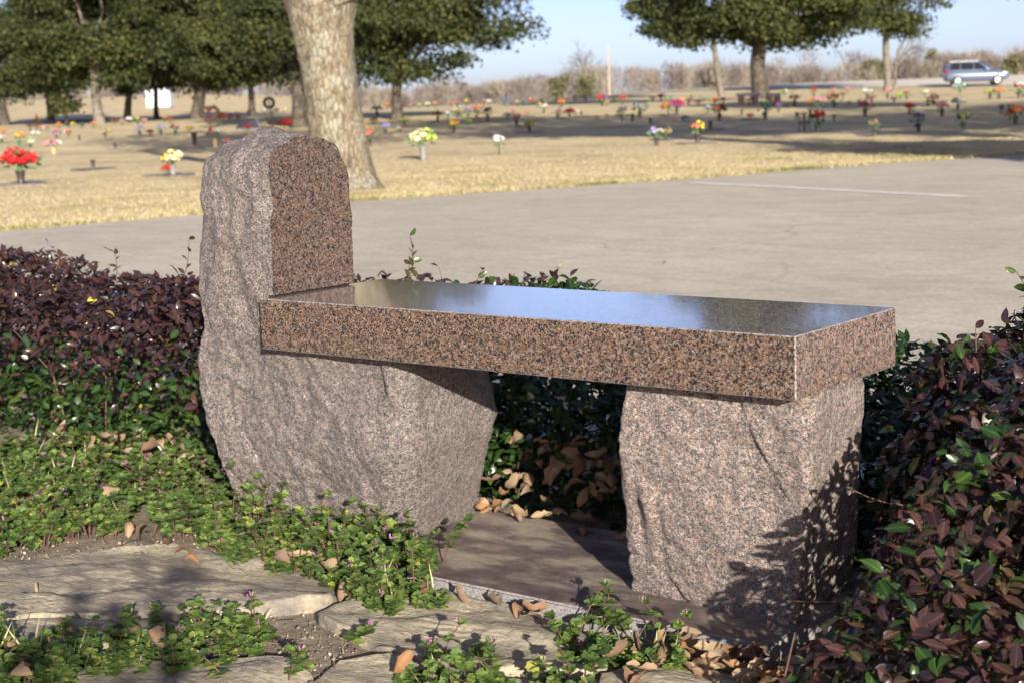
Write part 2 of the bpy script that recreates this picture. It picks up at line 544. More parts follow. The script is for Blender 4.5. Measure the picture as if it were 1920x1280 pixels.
# pavement: a sheet with a softly uneven far edge
g = Geo()
ys = np.arange(1.28, 34, 0.25)
ex = edge_x(ys) + 0.06 * fbm(np.stack([ys * 0.9, ys * 0, ys * 0], 1), 3)
cols = 24
V = np.array([[(e + (26 - e) * (k / cols) ** 1.3, y, -0.011) for k in range(cols + 1)] for e, y in zip(ex, ys)]).reshape(-1, 3)
idx = np.arange(len(V)).reshape(len(ys), cols + 1)
F = np.stack([idx[:-1, :-1], idx[:-1, 1:], idx[1:, 1:], idx[1:, :-1]], -1).reshape(-1, 4)
pav = obj("pavement", mesh_np("pavement", V, [F], M['pave']))
tag(pav, "pale worn concrete car park surface behind the bench", "pavement", kind="structure")
# pavement continues behind the hedge towards the road edge at the side
V = []; ys2 = np.arange(-7, 1.29, 0.26)
ex2 = edge_x(ys2)
V = np.array([[(e + (-6.0 - e) * k / 6, y, -0.0112) for k in range(7)] for e, y in zip(ex2, ys2)]).reshape(-1, 3)
idx = np.arange(len(V)).reshape(len(ys2), 7)
F = np.stack([idx[:-1, :-1], idx[:-1, 1:], idx[1:, 1:], idx[1:, :-1]], -1).reshape(-1, 4)
obj("pavement_apron", mesh_np("pavement_apron", V, [F], M['pave']), pav)

# worn white stripe
t = NT("worn white road paint")
wear = t.ramp(t.noise(5, 6, 0.7), [(0.30, (0, 0, 0)), (0.46, (1, 1, 1))])
M['stripe'] = t.out(t.mix(wear, (.50, .46, .40), (.85, .84, .80)), 0.8)
A = ground_at(1296, 344); B = ground_at(1812, 371)
dv = norm(B - A); pv = np.array([-dv[1], dv[0], 0])
V = []; F = []
for i, s_ in enumerate(np.linspace(0, np.linalg.norm(B - A), 40)):
    w = 0.065 + 0.012 * math.sin(i * 2.1) + 0.008 * math.sin(i * 5.3)
    c = A + dv * s_; V += [c + pv * w, c - pv * w]
    if i: F.append((2 * i - 2, 2 * i - 1, 2 * i + 1, 2 * i))
V = np.array(V); V[:, 2] = -0.006
tag(obj("painted_line", mesh_np("painted_line", V, [np.array(F)], M['stripe'])), "worn white painted line across the pavement", "road marking", kind="structure")

# soil bed round the bench
gxx, gyy = np.meshgrid(np.arange(-5.5, 5.6, 0.06), np.arange(-4.5, 1.27, 0.06), indexing='ij')
P = np.stack([gxx.ravel() * 3, gyy.ravel() * 3, 0 * gxx.ravel()], 1)
zz = 0.006 * fbm(P, 4).reshape(gxx.shape) - 0.001
idx = np.arange(gxx.size).reshape(gxx.shape)
F = np.stack([idx[:-1, :-1], idx[1:, :-1], idx[1:, 1:], idx[:-1, 1:]], -1).reshape(-1, 4)
soil = obj("soil_bed", mesh_np("soil_bed", np.stack([gxx, gyy, zz], -1).reshape(-1, 3), [F], M['soil']))
tag(soil, "brown gritty soil of the planting bed", "soil", kind="structure")

# far highway
M['highway'] = plain("sunlit highway concrete", (.66, .59, .48), 0.9, 0.10, 0.3)
V = []; F = []
path = [(-14, 205), (0, 186), (18, 156), (37, 132), (60, 118), (95, 106), (140, 100)]
pp = np.array(path, float)
for i, s_ in enumerate(np.linspace(0, 1, 50)):
    q = s_ * (len(pp) - 1); k = min(int(q), len(pp) - 2)
    c = pp[k] * (1 - (q - k)) + pp[k + 1] * (q - k)
    tg = norm(pp[k + 1] - pp[k]); nn = np.array([-tg[1], tg[0]])
    for j, o_ in enumerate((-10, -2, 6, 20)):
        e = c - nn * -o_
        w = CAM + CR * e[0] + CF * e[1]
        V.append((w[0], w[1], float(terrain(w[0], w[1])) + 0.05))
    if i:
        for j in range(3):
            a = 4 * (i - 1) + j; F.append((a, a + 1, a + 5, a + 4))
hw = obj("highway", mesh_np("highway", np.array(V), [np.array(F)], M['highway']))
tag(hw, "pale sunlit highway running past the cemetery", "highway", kind="structure")
# grey drive at the far side under the oaks
A = at_depth(20, 88); B = at_depth(150, 118); n_ = norm(np.cross(B - A, (0, 0, 1)))
V = np.array([A + n_ * 2.5, A - n_ * 2.5, B + n_ * 2.5, B - n_ * 2.5]); V[:, 2] = [float(terrain(v[0], v[1])) + 0.06 for v in V]
tag(obj("cemetery_drive", mesh_np("cemetery_drive", V, [np.array([[0, 1, 3, 2]])], plain("drive asphalt", (.26, .26, .27), 0.9, 0.1, 1))), "grey cemetery drive beyond the oaks", "drive", kind="structure")

# ------------------------------------------------------------------ the bench
ZT, TH, LEN, WID, ZB = 0.56, 0.1035, 1.2204, 0.3681, 0.0434
ZS = ZT - TH
bench = empty("memorial_bench", (0.5, 0.2, 0.0))
tag(bench, "rough red granite memorial bench with polished seat slab and upright rounded headrest stone", "bench")
BL = np.array([0.5, 0.2, 0.0])


def to_bench(o):
    o.parent = bench
    o.location = -BL


def rock(hulls, voxel, seed, amp=1.0, smooth_x=0.0):
    bm = bmesh.new()
    for pts in hulls:
        vs = [bm.verts.new(p) for p in pts]
        bmesh.ops.convex_hull(bm, input=vs)
    bmesh.ops.delete(bm, geom=[v for v in bm.verts if not v.link_faces], context='VERTS')
    bmesh.ops.recalc_face_normals(bm, faces=bm.faces[:])
    me = bpy.data.meshes.new("rock_src"); bm.to_mesh(me); bm.free()
    o = bpy.data.objects.new("rock_src", me); COL.objects.link(o)
    md = o.modifiers.new("r", 'REMESH'); md.mode = 'VOXEL'; md.voxel_size = voxel
    sm = o.modifiers.new("s", 'SMOOTH'); sm.iterations = 8; sm.factor = 0.5
    dg = bpy.context.evaluated_depsgraph_get()
    m2 = bpy.data.meshes.new_from_object(o.evaluated_get(dg), depsgraph=dg)
    o.modifiers.clear(); bpy.data.objects.remove(o)
    n = len(m2.vertices)
    V = np.empty(n * 3, np.float32); m2.vertices.foreach_get("co", V); V = V.reshape(-1, 3).astype(float)
    N = np.empty(n * 3, np.float32); m2.vertex_normals.foreach_get("vector", N); N = N.reshape(-1, 3).astype(float)
    Q = V + seed
    # skewed space so that chips run diagonally down the face
    K = np.stack([Q[:, 0] + 0.35 * Q[:, 2], Q[:, 1], Q[:, 2] * 0.55 - 0.2 * Q[:, 0]], 1)
    K6 = K * 6.5
    fac = np.zeros(n)
    for i_ in range(n):
        dd_, pp_ = mnoise.voronoi(Vector(K6[i_]))
        p_ = pp_[0]
        gx_ = math.sin(p_.x * 12.9 + p_.y * 78.2 + p_.z * 37.7) * 43758.5; gy_ = gx_ * 1.37; gz_ = gx_ * 2.11
        q_ = Vector(K6[i_]) - p_
        f_ = ((gx_ % 1) - .5) * q_.x + ((gy_ % 1) - .5) * q_.y + ((gz_ % 1) - .5) * q_.z + .35 * ((gz_ * 3.3) % 1 - .5)
        fac[i_] = f_ * min(1.0, (dd_[1] - dd_[0]) / .10)
    vor = np.array([mnoise.voronoi(Vector(k * 9.0))[0][0] for k in K])
    vor2 = np.array([mnoise.voronoi(Vector(k * 24.0))[0][0] for k in K])
    h = 0.012 * fbm(K * 5.0, 3) - 0.006 * (vor - 0.4) + 0.026 * fac - 0.0045 * (vor2 - 0.4)
    h += 0.0065 * (0.3 - np.abs(fbm(K * 11.0 + 9, 3))) + 0.0045 * fbm(Q * 40, 3)
    h = h + 0.008 * (fbm(K * 2.6 + 4, 2)) + 0.0035 * (0.25 - np.abs(fbm(Q * 30 + 2, 2)))
    h = h * (1 - smooth_x * sst(.45, .85, N[:, 0]))
    V += N * (h * amp)[:, None]
    m2.vertices.foreach_set("co", V.astype(np.float32).ravel()); m2.update()
    return m2


def cut(me, boxes):
    o = bpy.data.objects.new("rock_cut", me); COL.objects.link(o)
    tmp = []
    for b in boxes:
        c = Geo().box(*b).build("cutter", None, smooth=False); tmp.append(c)
        bmx = bmesh.new(); bmx.from_mesh(c.data); bmesh.ops.recalc_face_normals(bmx, faces=bmx.faces[:]); bmx.to_mesh(c.data); bmx.free()
        md = o.modifiers.new("b", 'BOOLEAN'); md.operation = 'DIFFERENCE'; md.object = c; md.solver = 'EXACT'
    dg = bpy.context.evaluated_depsgraph_get()
    m2 = bpy.data.meshes.new_from_object(o.evaluated_get(dg), depsgraph=dg)
    o.modifiers.clear()
    for c in tmp + [o]: bpy.data.objects.remove(c)
    return m2


def split_planar(me, test):
    """separate the faces passing test(center, normal) into a second mesh"""
    out = []
    for keep in (False, True):
        bm = bmesh.new(); bm.from_mesh(me)
        kill = [f for f in bm.faces if test(f.calc_center_median(), f.normal) != keep]
        bmesh.ops.delete(bm, geom=kill, context='FACES')
        m = bpy.data.meshes.new(me.name); bm.to_mesh(m); bm.free(); out.append(m)
    return out


lower = [(-.25, .045, .47), (.20, .045, .49), (.318, .047, .49), (.345, .085, .49), (.275, .37, .49), (-.27, .40, .48), (-.262, .045, .40), (-.262, .05, .32),
         (.285, .068, .25), (.312, .115, .25), (.292, .385, .25), (.305, .35, .31), (-.25, .055, .24), (-.225, .075, .15), (-.26, .42, .25), (.17, .150, .03), (.215, .205, .03), (.200, .412, .03), (-.20, .12, .03), (-.20, .42, .03)]
arch = [(.030, .50), (.030, .818), (.036, .846), (.055, .862), (.09, .871), (.13, .875), (.18, .873), (.217, .865), (.241, .849), (.255, .818), (.262, .77), (.265, .70), (.268, .50)]
upper = [(x, y, z) for x in (0.02, 0.09) for y, z in arch]
upper += [(-.15, y, z) for y, z in ((.045, .45), (.042, .70), (.055, .80), (.065, .84), (.12, .862), (.165, .900), (.21, .892), (.255, .83), (.285, .7), (.30, .45))]
upper += [(-.205, y, z) for y, z in ((.045, .45), (.042, .69), (.05, .815), (.062, .842), (.118, .862), (.2, .862), (.27, .77), (.29, .45))]
upper += [(-.245, y, z) for y, z in ((.045, .42), (.045, .60), (.07, .66), (.15, .75), (.25, .70), (.28, .45))]
me = rock([lower, upper], 0.0055, 3.1, 1.0, 0.7)
me = cut(me, [(0.016, 1.3, -1.1, 1.1, ZT - 0.02, 2.1), (-0.004, 1.2, -0.9, 0.9, ZS, ZT + 0.0037)])
me.name = "headrest_boulder"
rough, face = split_planar(me, lambda c, n: n.x > 0.98 and abs(c.x - 0.016) < 0.001)
for m_, mt in ((rough, M['granite_rough']), (face, M['granite_face'])):
    m_.materials.clear(); m_.materials.append(mt)
rough.polygons.foreach_set("use_smooth", np.ones(len(rough.polygons), bool))
o = obj("headrest_boulder", rough); to_bench(o); tag(o, "tall rough hewn boulder whose upper part forms the headrest")
of = obj("polished_face", face, o); tag(of, "smooth dark red honed face with arched top")

sup = [(.868, .045, .49), (1.215, .055, .49), (1.195, .285, .49), (.86, .33, .49), (.846, .045, .37), (.846, .055, .29), (.832, .085, .21), (1.19, .30, .30), (.835, .36, .3),
       (1.205, .065, .30), (.806, .14, .03), (1.145, .13, .03), (1.135, .36, .03), (.81, .40, .03), (1.19, .31, .38)]
me = rock([sup], 0.0050, 11.7, 0.85)
me = cut(me, [(-2, 3, -2, 2, ZS - 0.0005, 2)])
me.materials.clear(); me.materials.append(M['granite_rough2'])
me.polygons.foreach_set("use_smooth", np.ones(len(me.polygons), bool))
o = obj("support_boulder", me); to_bench(o); tag(o, "shorter rough pink granite block carrying the free end of the seat")

# seat slab with a chipped lighter arris
bm = bmesh.new()
bmesh.ops.create_cube(bm, size=1.0)
bmesh.ops.scale(bm, vec=(LEN, WID, TH), verts=bm.verts)
bmesh.ops.translate(bm, vec=(LEN / 2, WID / 2, ZT - TH / 2), verts=bm.verts)
flat = {f for f in bm.faces}
res = bmesh.ops.bevel(bm, geom=[e for e in bm.edges], offset=0.0020, segments=1, affect='EDGES')
for f in bm.faces:
    n = f.normal
    f.material_index = 1 if n.z > 0.99 else 3 if n.x > 0.99 else (0 if max(abs(n.x), abs(n.y), abs(n.z)) > 0.99 else 2)
me = bpy.data.meshes.new("seat_slab"); bm.to_mesh(me); bm.free()
for k in ('granite_slab', 'granite_top', 'granite_arris', 'granite_end'): me.materials.append(M[k])
o = obj("seat_slab", me); to_bench(o); tag(o, "polished red granite seat slab mirroring sky and trees")

# base plate
bm = bmesh.new()
bmesh.ops.create_cube(bm, size=1.0)
bmesh.ops.scale(bm, vec=(1.165 - .03, .455, .0634), verts=bm.verts)
bmesh.ops.translate(bm, vec=((1.165 + .03) / 2, .2275, ZB - .0317), verts=bm.verts)
bmesh.ops.bevel(bm, geom=[e for e in bm.edges], offset=0.004, segments=2, affect='EDGES')
for f in bm.faces: f.material_index = 0 if f.normal.z > 0.9 else 1
me = bpy.data.meshes.new("base_plate"); bm.to_mesh(me); bm.free()
me.materials.append(M['base_top']); me.materials.append(M['base_side'])
o = obj("base_plate", me); to_bench(o); tag(o, "flat dark granite plate with pale sawn edge")

# ------------------------------------------------------------------ flagstones
def flagstone(pts_px, thick, label, seed):
    poly = np.array([(CAM + ray(*p) * ((thick - CAM[2]) / ray(*p)[2]))[:2] for p in pts_px])
    poly = poly.mean(0) + (poly - poly.mean(0)) * 1.05
    # densify and roughen the outline
    out = []
    for a, b in zip(poly, np.roll(poly, -1, 0)):
        n = max(2, int(np.linalg.norm(b - a) / 0.02))
        for k in range(n): out.append(a + (b - a) * k / n)
    out = np.array(out)
    nz = fbm(np.column_stack([out * 14, np.full(len(out), seed)]), 3)
    c = out.mean(0)
    out = out + norm(out - c) * nz[:, None] * 0.012
    rings = [1.0, 0.994, 0.985] + list(np.linspace(0.97, 0.04, 46))
    V = [np.column_stack([c + (out - c) * 1.0, np.full(len(out), -0.02)])]
    for i, r in enumerate(rings):
        p = c + (out - c) * r
        q = np.column_stack([p[:, 0] * 2.6 + p[:, 1] * 1.6, p[:, 1] * 7 - p[:, 0] * 2.6, np.full(len(p), seed)])
        h = fbm(q, 4) * 1.0
        terr = np.floor(h * 9) / 9 + sst(0.72, 1.0, (h * 9) % 1) / 9       # bedding steps
        z = thick + .003 + 0.030 * terr + 0.0022 * fbm(q * 5, 3)
        lo_ = .0125 + .0025 * fbm(q * 4, 2)
        z = np.maximum(z, lo_)
        if i == 0: z = z - 0.009 - 0.004 * nz
        if i == 1: z = z - 0.003
        V.append(np.column_stack([p, z]))
    n = len(out)
    V.append(np.array([[c[0], c[1], thick]]))
    Vv = np.concatenate(V)
    F4 = [(k * n + j, k * n + (j + 1) % n, (k + 1) * n + (j + 1) % n, (k + 1) * n + j) for k in range(len(rings)) for j in range(n)]
    L_ = len(rings) * n
    F3 = [(L_ + j, L_ + (j + 1) % n, len(Vv) - 1) for j in range(n)]
    o = obj("flagstone", mesh_np("flagstone", Vv, [np.array(F3), np.array(F4)], M['flag']))
    bmx = bmesh.new(); bmx.from_mesh(o.data); bmesh.ops.recalc_face_normals(bmx, faces=bmx.faces[:]); bmx.to_mesh(o.data); bmx.free()
    tag(o, label, "flagstone", "sandstone flags in front of the bench")


flagstone([(-140, 1075), (0, 1052), (190, 1034), (330, 1026), (430, 1048), (590, 1070), (636, 1098), (600, 1128), (480, 1140), (300, 1146), (120, 1148), (-120, 1165)], 0.015,
          "broad grey stained flagstone beside the green weed carpet", 1.5)
flagstone([(604, 1152), (650, 1132), (740, 1118), (830, 1120), (930, 1140), (1050, 1172), (1120, 1208), (1140, 1236), (1080, 1252), (980, 1244), (880, 1252), (800, 1240), (720, 1212), (650, 1180)], 0.018,
          "rippled tan flagstone lying against the bench base plate", 4.2)
flagstone([(-100, 1190), (20, 1166), (130, 1158), (290, 1166), (330, 1184), (260, 1204), (120, 1222), (-60, 1244)], 0.012,
          "small pale flagstone half hidden by weeds below the broad grey flagstone", 7.7)
flagstone([(30, 1340), (80, 1275), (190, 1246), (330, 1238), (440, 1240), (560, 1250), (570, 1275), (520, 1340)], 0.012,
          "tan flagstone with weeds growing over its upper edge", 9.1)
flagstone([(580, 1350), (590, 1282), (640, 1236), (760, 1238), (870, 1262), (1010, 1272), (1060, 1300), (960, 1380)], 0.015,
          "pale flagstone separated from the rippled flagstone by a gravelly gap", 12.9)
flagstone([(1125, 1330), (1135, 1272), (1200, 1248), (1310, 1244), (1400, 1256), (1470, 1290), (1380, 1380)], 0.012,
          "tan flagstone under the dead leaves by the base plate corner", 15.4)

# grit between the stones
tV = np.array([(1, 0, 0), (-.5, .86, 0), (-.5, -.86, 0), (.2, .1, .7), (0, 0, -.6)]); tF = np.array([(0, 1, 3), (1, 2, 3), (2, 0, 3), (1, 0, 4), (2, 1, 4), (0, 2, 4)])
n = 5200
px = rng.uniform(-60, 1500, n); py = rng.uniform(1000, 1300, n)
P = np.array([CAM + ray(a, b) * ((0.004 - CAM[2]) / ray(a, b)[2]) for a, b in zip(px, py)])
ok = ~((P[:, 1] > -0.004) & (P[:, 0] > 0.02) & (P[:, 0] < 1.17)); P = P[ok]
P[:, 2] = 0.006
fw = rng.normal(size=(len(P), 3)); up = rng.normal(size=(len(P), 3))
sz = rng.gamma(2.0, 0.0011, len(P)) + 0.0008
g = Geo(); g.scatter(tV, tF, frames(fw, up, sz), P, rng.random(len(P)))
M['grit'] = leaf_mat("grit", [(0, (.12, .10, .08)), (.5, (.26, .21, .15)), (.9, (.38, .31, .22)), (1, (.52, .47, .40))], 0.9)
tag(g.build("gravel", M['grit'], attr="tint"), "fine gravel and grit between the flagstones", "gravel", kind="stuff")

# dry straw and twig fragments on the soil
r = np.random.default_rng(41)
n = 900
px = r.uniform(-60, 1500, n); py = r.uniform(985, 1300, n)
P = np.array([CAM + ray(a, b) * ((0.012 - CAM[2]) / ray(a, b)[2]) for a, b in zip(px, py)])
keep = ~((P[:, 1] > -.01) & (P[:, 0] > .02) & (P[:, 0] < 1.18)) & (fbm(np.column_stack([px / 70, py / 40, 0 * px]), 2) > -.05)
P = P[keep]; n = len(P); P[:, 2] = .009 + r.random(n) * .008
tV = np.array([(-.5, 0, 0), (.5, 0, 0), (.3, 1, .1), (-.3, 1, .1), (0, .5, .5)]); tF = np.array([(0, 1, 4), (1, 2, 4), (2, 3, 4), (3, 0, 4)])
fw = np.stack([r.normal(size=n), r.normal(size=n), r.normal(size=n) * .12], 1)
g = Geo(); g.scatter(tV, tF, frames(fw, np.tile([0, 0, 1.], (n, 1)), np.stack([r.uniform(.0015, .006, n), r.uniform(.008, .04, n), np.full(n, .003)], 1)), P, r.random(n))
M['straw'] = leaf_mat("dry litter", [(0, (.10, .06, .035)), (.4, (.22, .15, .09)), (.8, (.38, .29, .18)), (1, (.50, .41, .28))], 0.8)
tag(g.build("litter", M['straw'], attr="tint"), "dry straw and leaf crumbs lying on the soil", "litter", kind="stuff")

# ------------------------------------------------------------------ leaves
def leaf_template(fold=0.25, curl=0.25, width=0.27):
    st = [(0, 0), (.2, .78), (.45, 1.0), (.72, .72), (1, 0)]
    mid = [(0, t, -curl * (t - .35) ** 2 + curl * .1) for t, w in st]
    side = [[(sg * w * width, t, -curl * (t - .35) ** 2 + curl * .1 + fold * w * width) for t, w in st[1:4]] for sg in (-1, 1)]
    V = np.array(mid + side[0] + side[1], float)
    F = []
    for sg, o_ in ((0, 5), (1, 8)):
        tri = [(0, 1, o_), (1, o_ + 1, o_), (1, 2, o_ + 1), (2, o_ + 2, o_ + 1), (2, 3, o_ + 2), (3, 4, o_ + 2)]
        F += tri if sg else [t[::-1] for t in tri]
    return V, np.array(F)


LT = [leaf_template(.25, .25, .27), leaf_template(.5, .45, .25), leaf_template(.1, .1, .30), leaf_template(.35, -.2, .26)]
NTINT = 12
LEAFMESH = [[mesh_np("leaf", v, [f], M['hedge'], True, {"tint": np.full(len(v), (k + .5) / NTINT), "rib": np.array([1.] * 5 + [0.] * 6)}) for k in range(NTINT)] for v, f in LT]


def hedge(name, label, x0, x1, y0, y1, H, n, size, shoots, tint_fn, seed, singles=300, pickdir=None):
    r = np.random.default_rng(seed)
    root = empty(name, ((x0 + x1) / 2, (y0 + y1) / 2, 0)); tag(root, label, "hedge")
    off = np.array(root.location)
    pts = []; dep = []
    while sum(len(p) for p in pts) < n:
        m = 60000
        x = r.uniform(x0, x1, m); y = r.uniform(y0, y1, m)
        lump = 0.055 * fbm(np.stack([x * 3.2, y * 3.2, np.full(m, seed)], 1), 3)
        h = H(x, y) + lump
        z = r.uniform(0, 1, m) * 0.7
        lat = 0.06 * fbm(np.stack([x * 3.5, z * 4.5, y * 3.5 + seed], 1), 2)
        sd = np.minimum(np.minimum(x - x0, x1 - x), np.minimum(y - y0, y1 - y)) + lat - 0.02
        # rounded shoulder
        d = np.minimum(h - z, sd * 1.1 + 0.0)
        both = np.minimum(np.maximum(h - z, 0), 0.12); bs = np.minimum(np.maximum(sd, 0), 0.12)
        d = np.where((h - z < 0.12) & (sd < 0.12), 0.12 - np.hypot(0.12 - both, 0.12 - bs), d)
        keep = (d > 0) & (h > 0.03) & (z > 0.005) & (r.random(m) < np.where(d < 0.05, 1.0, np.where(d < 0.16, 0.45, 0.13)))
        pts.append(np.stack([x, y, z], 1)[keep]); dep.append(d[keep])
    P = np.concatenate(pts)[:n]; D = np.concatenate(dep)[:n]
    e = 0.03
    # outward direction by sampling the height function and the side distances
    gxn = (H(P[:, 0] + e, P[:, 1]) - H(P[:, 0] - e, P[:, 1])) / (2 * e); gyn = (H(P[:, 0], P[:, 1] + e) - H(P[:, 0], P[:, 1] - e)) / (2 * e)
    out = norm(np.stack([-gxn, -gyn, np.ones(n)], 1))
    front = sst(0.14, 0.0, P[:, 1] - y0)[:, None]
    out = norm(out * (1 - 0.75 * front) + front * np.array([0, -1, 0.25]))
    lside = sst(0.14, 0.0, P[:, 0] - x0)[:, None]
    out = norm(out * (1 - 0.6 * lside) + lside * np.array([-1, 0, 0.25]))
    nrm = norm(out + np.array([0, 0, 0.55]) + r.normal(size=(n, 3)) * 0.55)
    fw = norm(np.cross(nrm, r.normal(size=(n, 3))) + out * 0.35)
    sc = size * (0.45 + 0.85 * r.beta(2, 2, n))
    tint = np.clip(tint_fn(P, D, r), 0, 1)
    # the leaves that show largest become single objects
    pr = project(P)
    vis = (pr[:, 0] > -30) & (pr[:, 0] < 1950) & (pr[:, 1] > -30) & (pr[:, 1] < 1310) & (D < 0.035)
    score = sc / np.linalg.norm(P - CAM, axis=1) * np.abs((nrm * norm(CAM - P)).sum(1)) + vis * 10
    score += ((out * norm(CAM - P)).sum(1) > 0.1) * 5
    single = np.argsort(-score)[:singles]
    msk = np.ones(n, bool); msk[single] = False
    Mx = frames(fw, nrm, sc)
    kind = r.integers(0, len(LT), n)
    g = Geo()
    for k, (v, f) in enumerate(LT):
        s_ = msk & (kind == k)
        g.scatter(v, f, Mx[s_], P[s_] - off, tint[s_])
    fo = g.build("foliage", M['hedge'], root, attr="tint"); fo["kind"] = "stuff"
    ra = fo.data.attributes.new("rib", 'FLOAT', 'POINT'); ra.data.foreach_set("value", np.tile(np.array([1.] * 5 + [0.] * 6, np.float32), len(fo.data.vertices) // 11))
    for i in single:
        o = bpy.data.objects.new("leaf", LEAFMESH[kind[i]][min(NTINT - 1, int(tint[i] * NTINT))])
        COL.objects.link(o); o.parent = root
        mm = Matrix(Mx[i].tolist()).to_4x4(); mm.translation = Vector(P[i] - off); o.matrix_basis = mm
    # woody stems and shoots
    g = Geo()
    for k in range(int(26 * (x1 - x0) * 1.2)):
        x = r.uniform(x0 + .08, x1 - .08); y = r.uniform(y0 + .08, y1 - .08); h = float(H(np.array([x]), np.array([y]))[0])
        if h < 0.1: continue
        p0 = np.array([x, y, 0]); p1 = p0 + np.array([r.normal() * .05, r.normal() * .05, h * .5]); p2 = p1 + np.array([r.normal() * .07, r.normal() * .07, h * .30])
        g.tube(np.array([p0, p1, p2]) - off, [.0034, .0022, .0012], 5)
    if g.n: g.build("stem", M['twig'], root)["kind"] = "stuff"
    for (base, tip, nl, ts) in shoots:
        base = np.array(base, float); tip = np.array(tip, float)
        mid = (base + tip) / 2 + r.normal(size=3) * 0.03
        g = Geo(); tt = np.linspace(0, 1, 7)[:, None]
        path = (1 - tt) ** 2 * base + 2 * tt * (1 - tt) * mid + tt ** 2 * tip
        g.tube(path - off, np.linspace(.0017, .0008, 7), 5)
        tw = g.build("shoot", M['twig'], root)
        if nl:
            q = np.linspace(0.25, 1, nl)
            PP = np.stack([np.interp(q, tt[:, 0], path[:, a]) for a in range(3)], 1)
            dirn = norm(tip - base)
            sidev = norm(np.cross(dirn, r.normal(size=(nl, 3)))) * np.where(np.arange(nl) % 2, 1, -1)[:, None]
            Ms = frames(norm(dirn * .6 + sidev), norm(r.normal(size=(nl, 3)) + np.array([0, 0, 1.2])), r.uniform(.7, 1.1, nl) * size * 0.8)
            for i in range(nl):
                o = bpy.data.objects.new("shoot_leaf", LEAFMESH[0][int(np.clip((ts + r.normal() * .05) * NTINT, 0, NTINT - 1))])
                COL.objects.link(o); o.parent = tw
                mm = Matrix(Ms[i].tolist()).to_4x4(); mm.translation = Vector(PP[i] - off); o.matrix_basis = mm
    return root


def tint_purple_top(P, D, r):
    zrel = P[:, 2] / 0.5
    lo = r.random(len(P)) < sst(0.64, 0.28, zrel + r.normal(size=len(P)) * .1)
    t_ = np.where(lo, r.beta(1.6, 3, len(P)) * .5, .5 + r.beta(2, 1.7, len(P)) * .47)
    return np.where(r.random(len(P)) < .004, 1.0, t_)


def tint_dark(P, D, r):
    pur = r.random(len(P)) < 0.74
    t_ = np.where(pur, .44 + r.beta(1.6, 1.8, len(P)) * .52, r.beta(1.3, 3, len(P)) * .45)
    return np.where(r.random(len(P)) < .004, 1.0, t_)


def tint_green(P, D, r):
    lo = r.random(len(P)) < sst(0.52, 0.44, P[:, 2])
    return np.where(lo, r.beta(1.5, 4, len(P)) * .42, .45 + r.random(len(P)) * .5)


hedge("hedge", "low purple leaved hedge growing beside the tall headrest boulder", -4.2, -0.27, 0.50, 1.20,
      lambda x, y: 0.442 + 0.03 * np.sin(x * 5) + 0.02 * np.sin(x * 11 + 1) + 0 * y, 33000, 0.034,
      [((-.95, .6, .5), (-.93, .62, .60), 5, .6), ((-.62, .6, .48), (-.60, .60, .585), 6, .3), ((-1.5, .6, .5), (-1.53, .6, .575), 5, .7), ((-1.2, .58, .48), (-1.22, .58, .565), 5, .2), ((-2.0, .62, .5), (-2.03, .6, .58), 5, .55)],
      tint_purple_top, 5)
hedge("hedge", "green and purple hedge growing behind the bench seat", -0.29, 1.27, 0.56, 1.20,
      lambda x, y: 0.50 - 0.15 * sst(-0.12, .35, x) + 0.02 * np.sin(x * 9), 14500, 0.034,
      [((-.33, .68, .45), (-.17, .66, .625), 12, .3), ((-.22, .7, .45), (-.20, .7, .57), 6, .65), ((.0, .7, .42), (.02, .7, .545), 6, .2), ((.12, .7, .38), (.14, .7, .52), 5, .6), ((-.12, .7, .42), (-.10, .68, .55), 5, .7)],
      tint_green, 6, 200)
hedge("hedge", "dark maroon leaved hedge crowding the free end of the bench", 1.20, 2.5, -0.40, 1.25,
      lambda x, y: np.clip(0.52 * sst(1.20, 1.56, x + .38 * sst(0.05, .55, y)) * (0.46 + .54 * sst(-.48, 0.06, y)) - 0.02 + .02 * np.sin(y * 9 + x * 4), 0, 1), 30000, 0.034,
      [((1.42, .55, .42), (1.34, .62, .60), 8, .35), ((1.5, .75, .44), (1.56, .82, .585), 6, .6), ((1.38, .35, .42), (1.36, .38, .53), 5, .8), ((1.75, .6, .44), (1.8, .66, .6), 7, .6), ((1.6, .3, .45), (1.66, .33, .57), 6, .7),
       ((1.5, .0, .2), (1.2, -.01, .13), 3, .5), ((1.42, -.1, .16), (1.23, -.09, .105), 3, .7), ((1.45, .1, .3), (1.33, -.02, .33), 4, .5)],
      tint_dark, 8)

# ------------------------------------------------------------------ henbit weeds
def henbit_leaf():
    n = 14; th = np.linspace(-2.7, 2.7, n)
    rad = 0.5 * (1 + 0.13 * np.cos(np.arange(n) * np.pi))
    x = rad * np.sin(th); y = 0.42 + rad * np.cos(th)
    z = 0.18 * np.abs(x) - 0.35 * (y - .4) ** 2
    V = np.concatenate([[(0, .34, 0.0)], np.stack([x, y, z], 1), [(0, 0, 0.02)]])
    F = [(0, k + 1, k) for k in range(1, n)] + [(0, 1, n + 1), (0, n + 1, n)]
    return V, np.array(F)


HV, HF = henbit_leaf()


def blossom_geo(g, p, r, s=1.0, mat=0):
    for k in range(r.integers(2, 5)):
        dirn = norm(np.array([r.normal() * .5, r.normal() * .5, 1.0]))
        a = p + r.normal(size=3) * .002; b = a + dirn * .011 * s; c = b + norm(dirn + r.normal(size=3) * .5) * .005 * s
        g.tube(np.array([a, b, c]), np.array([.0007, .0011, .0019]) * s, 5, mat)


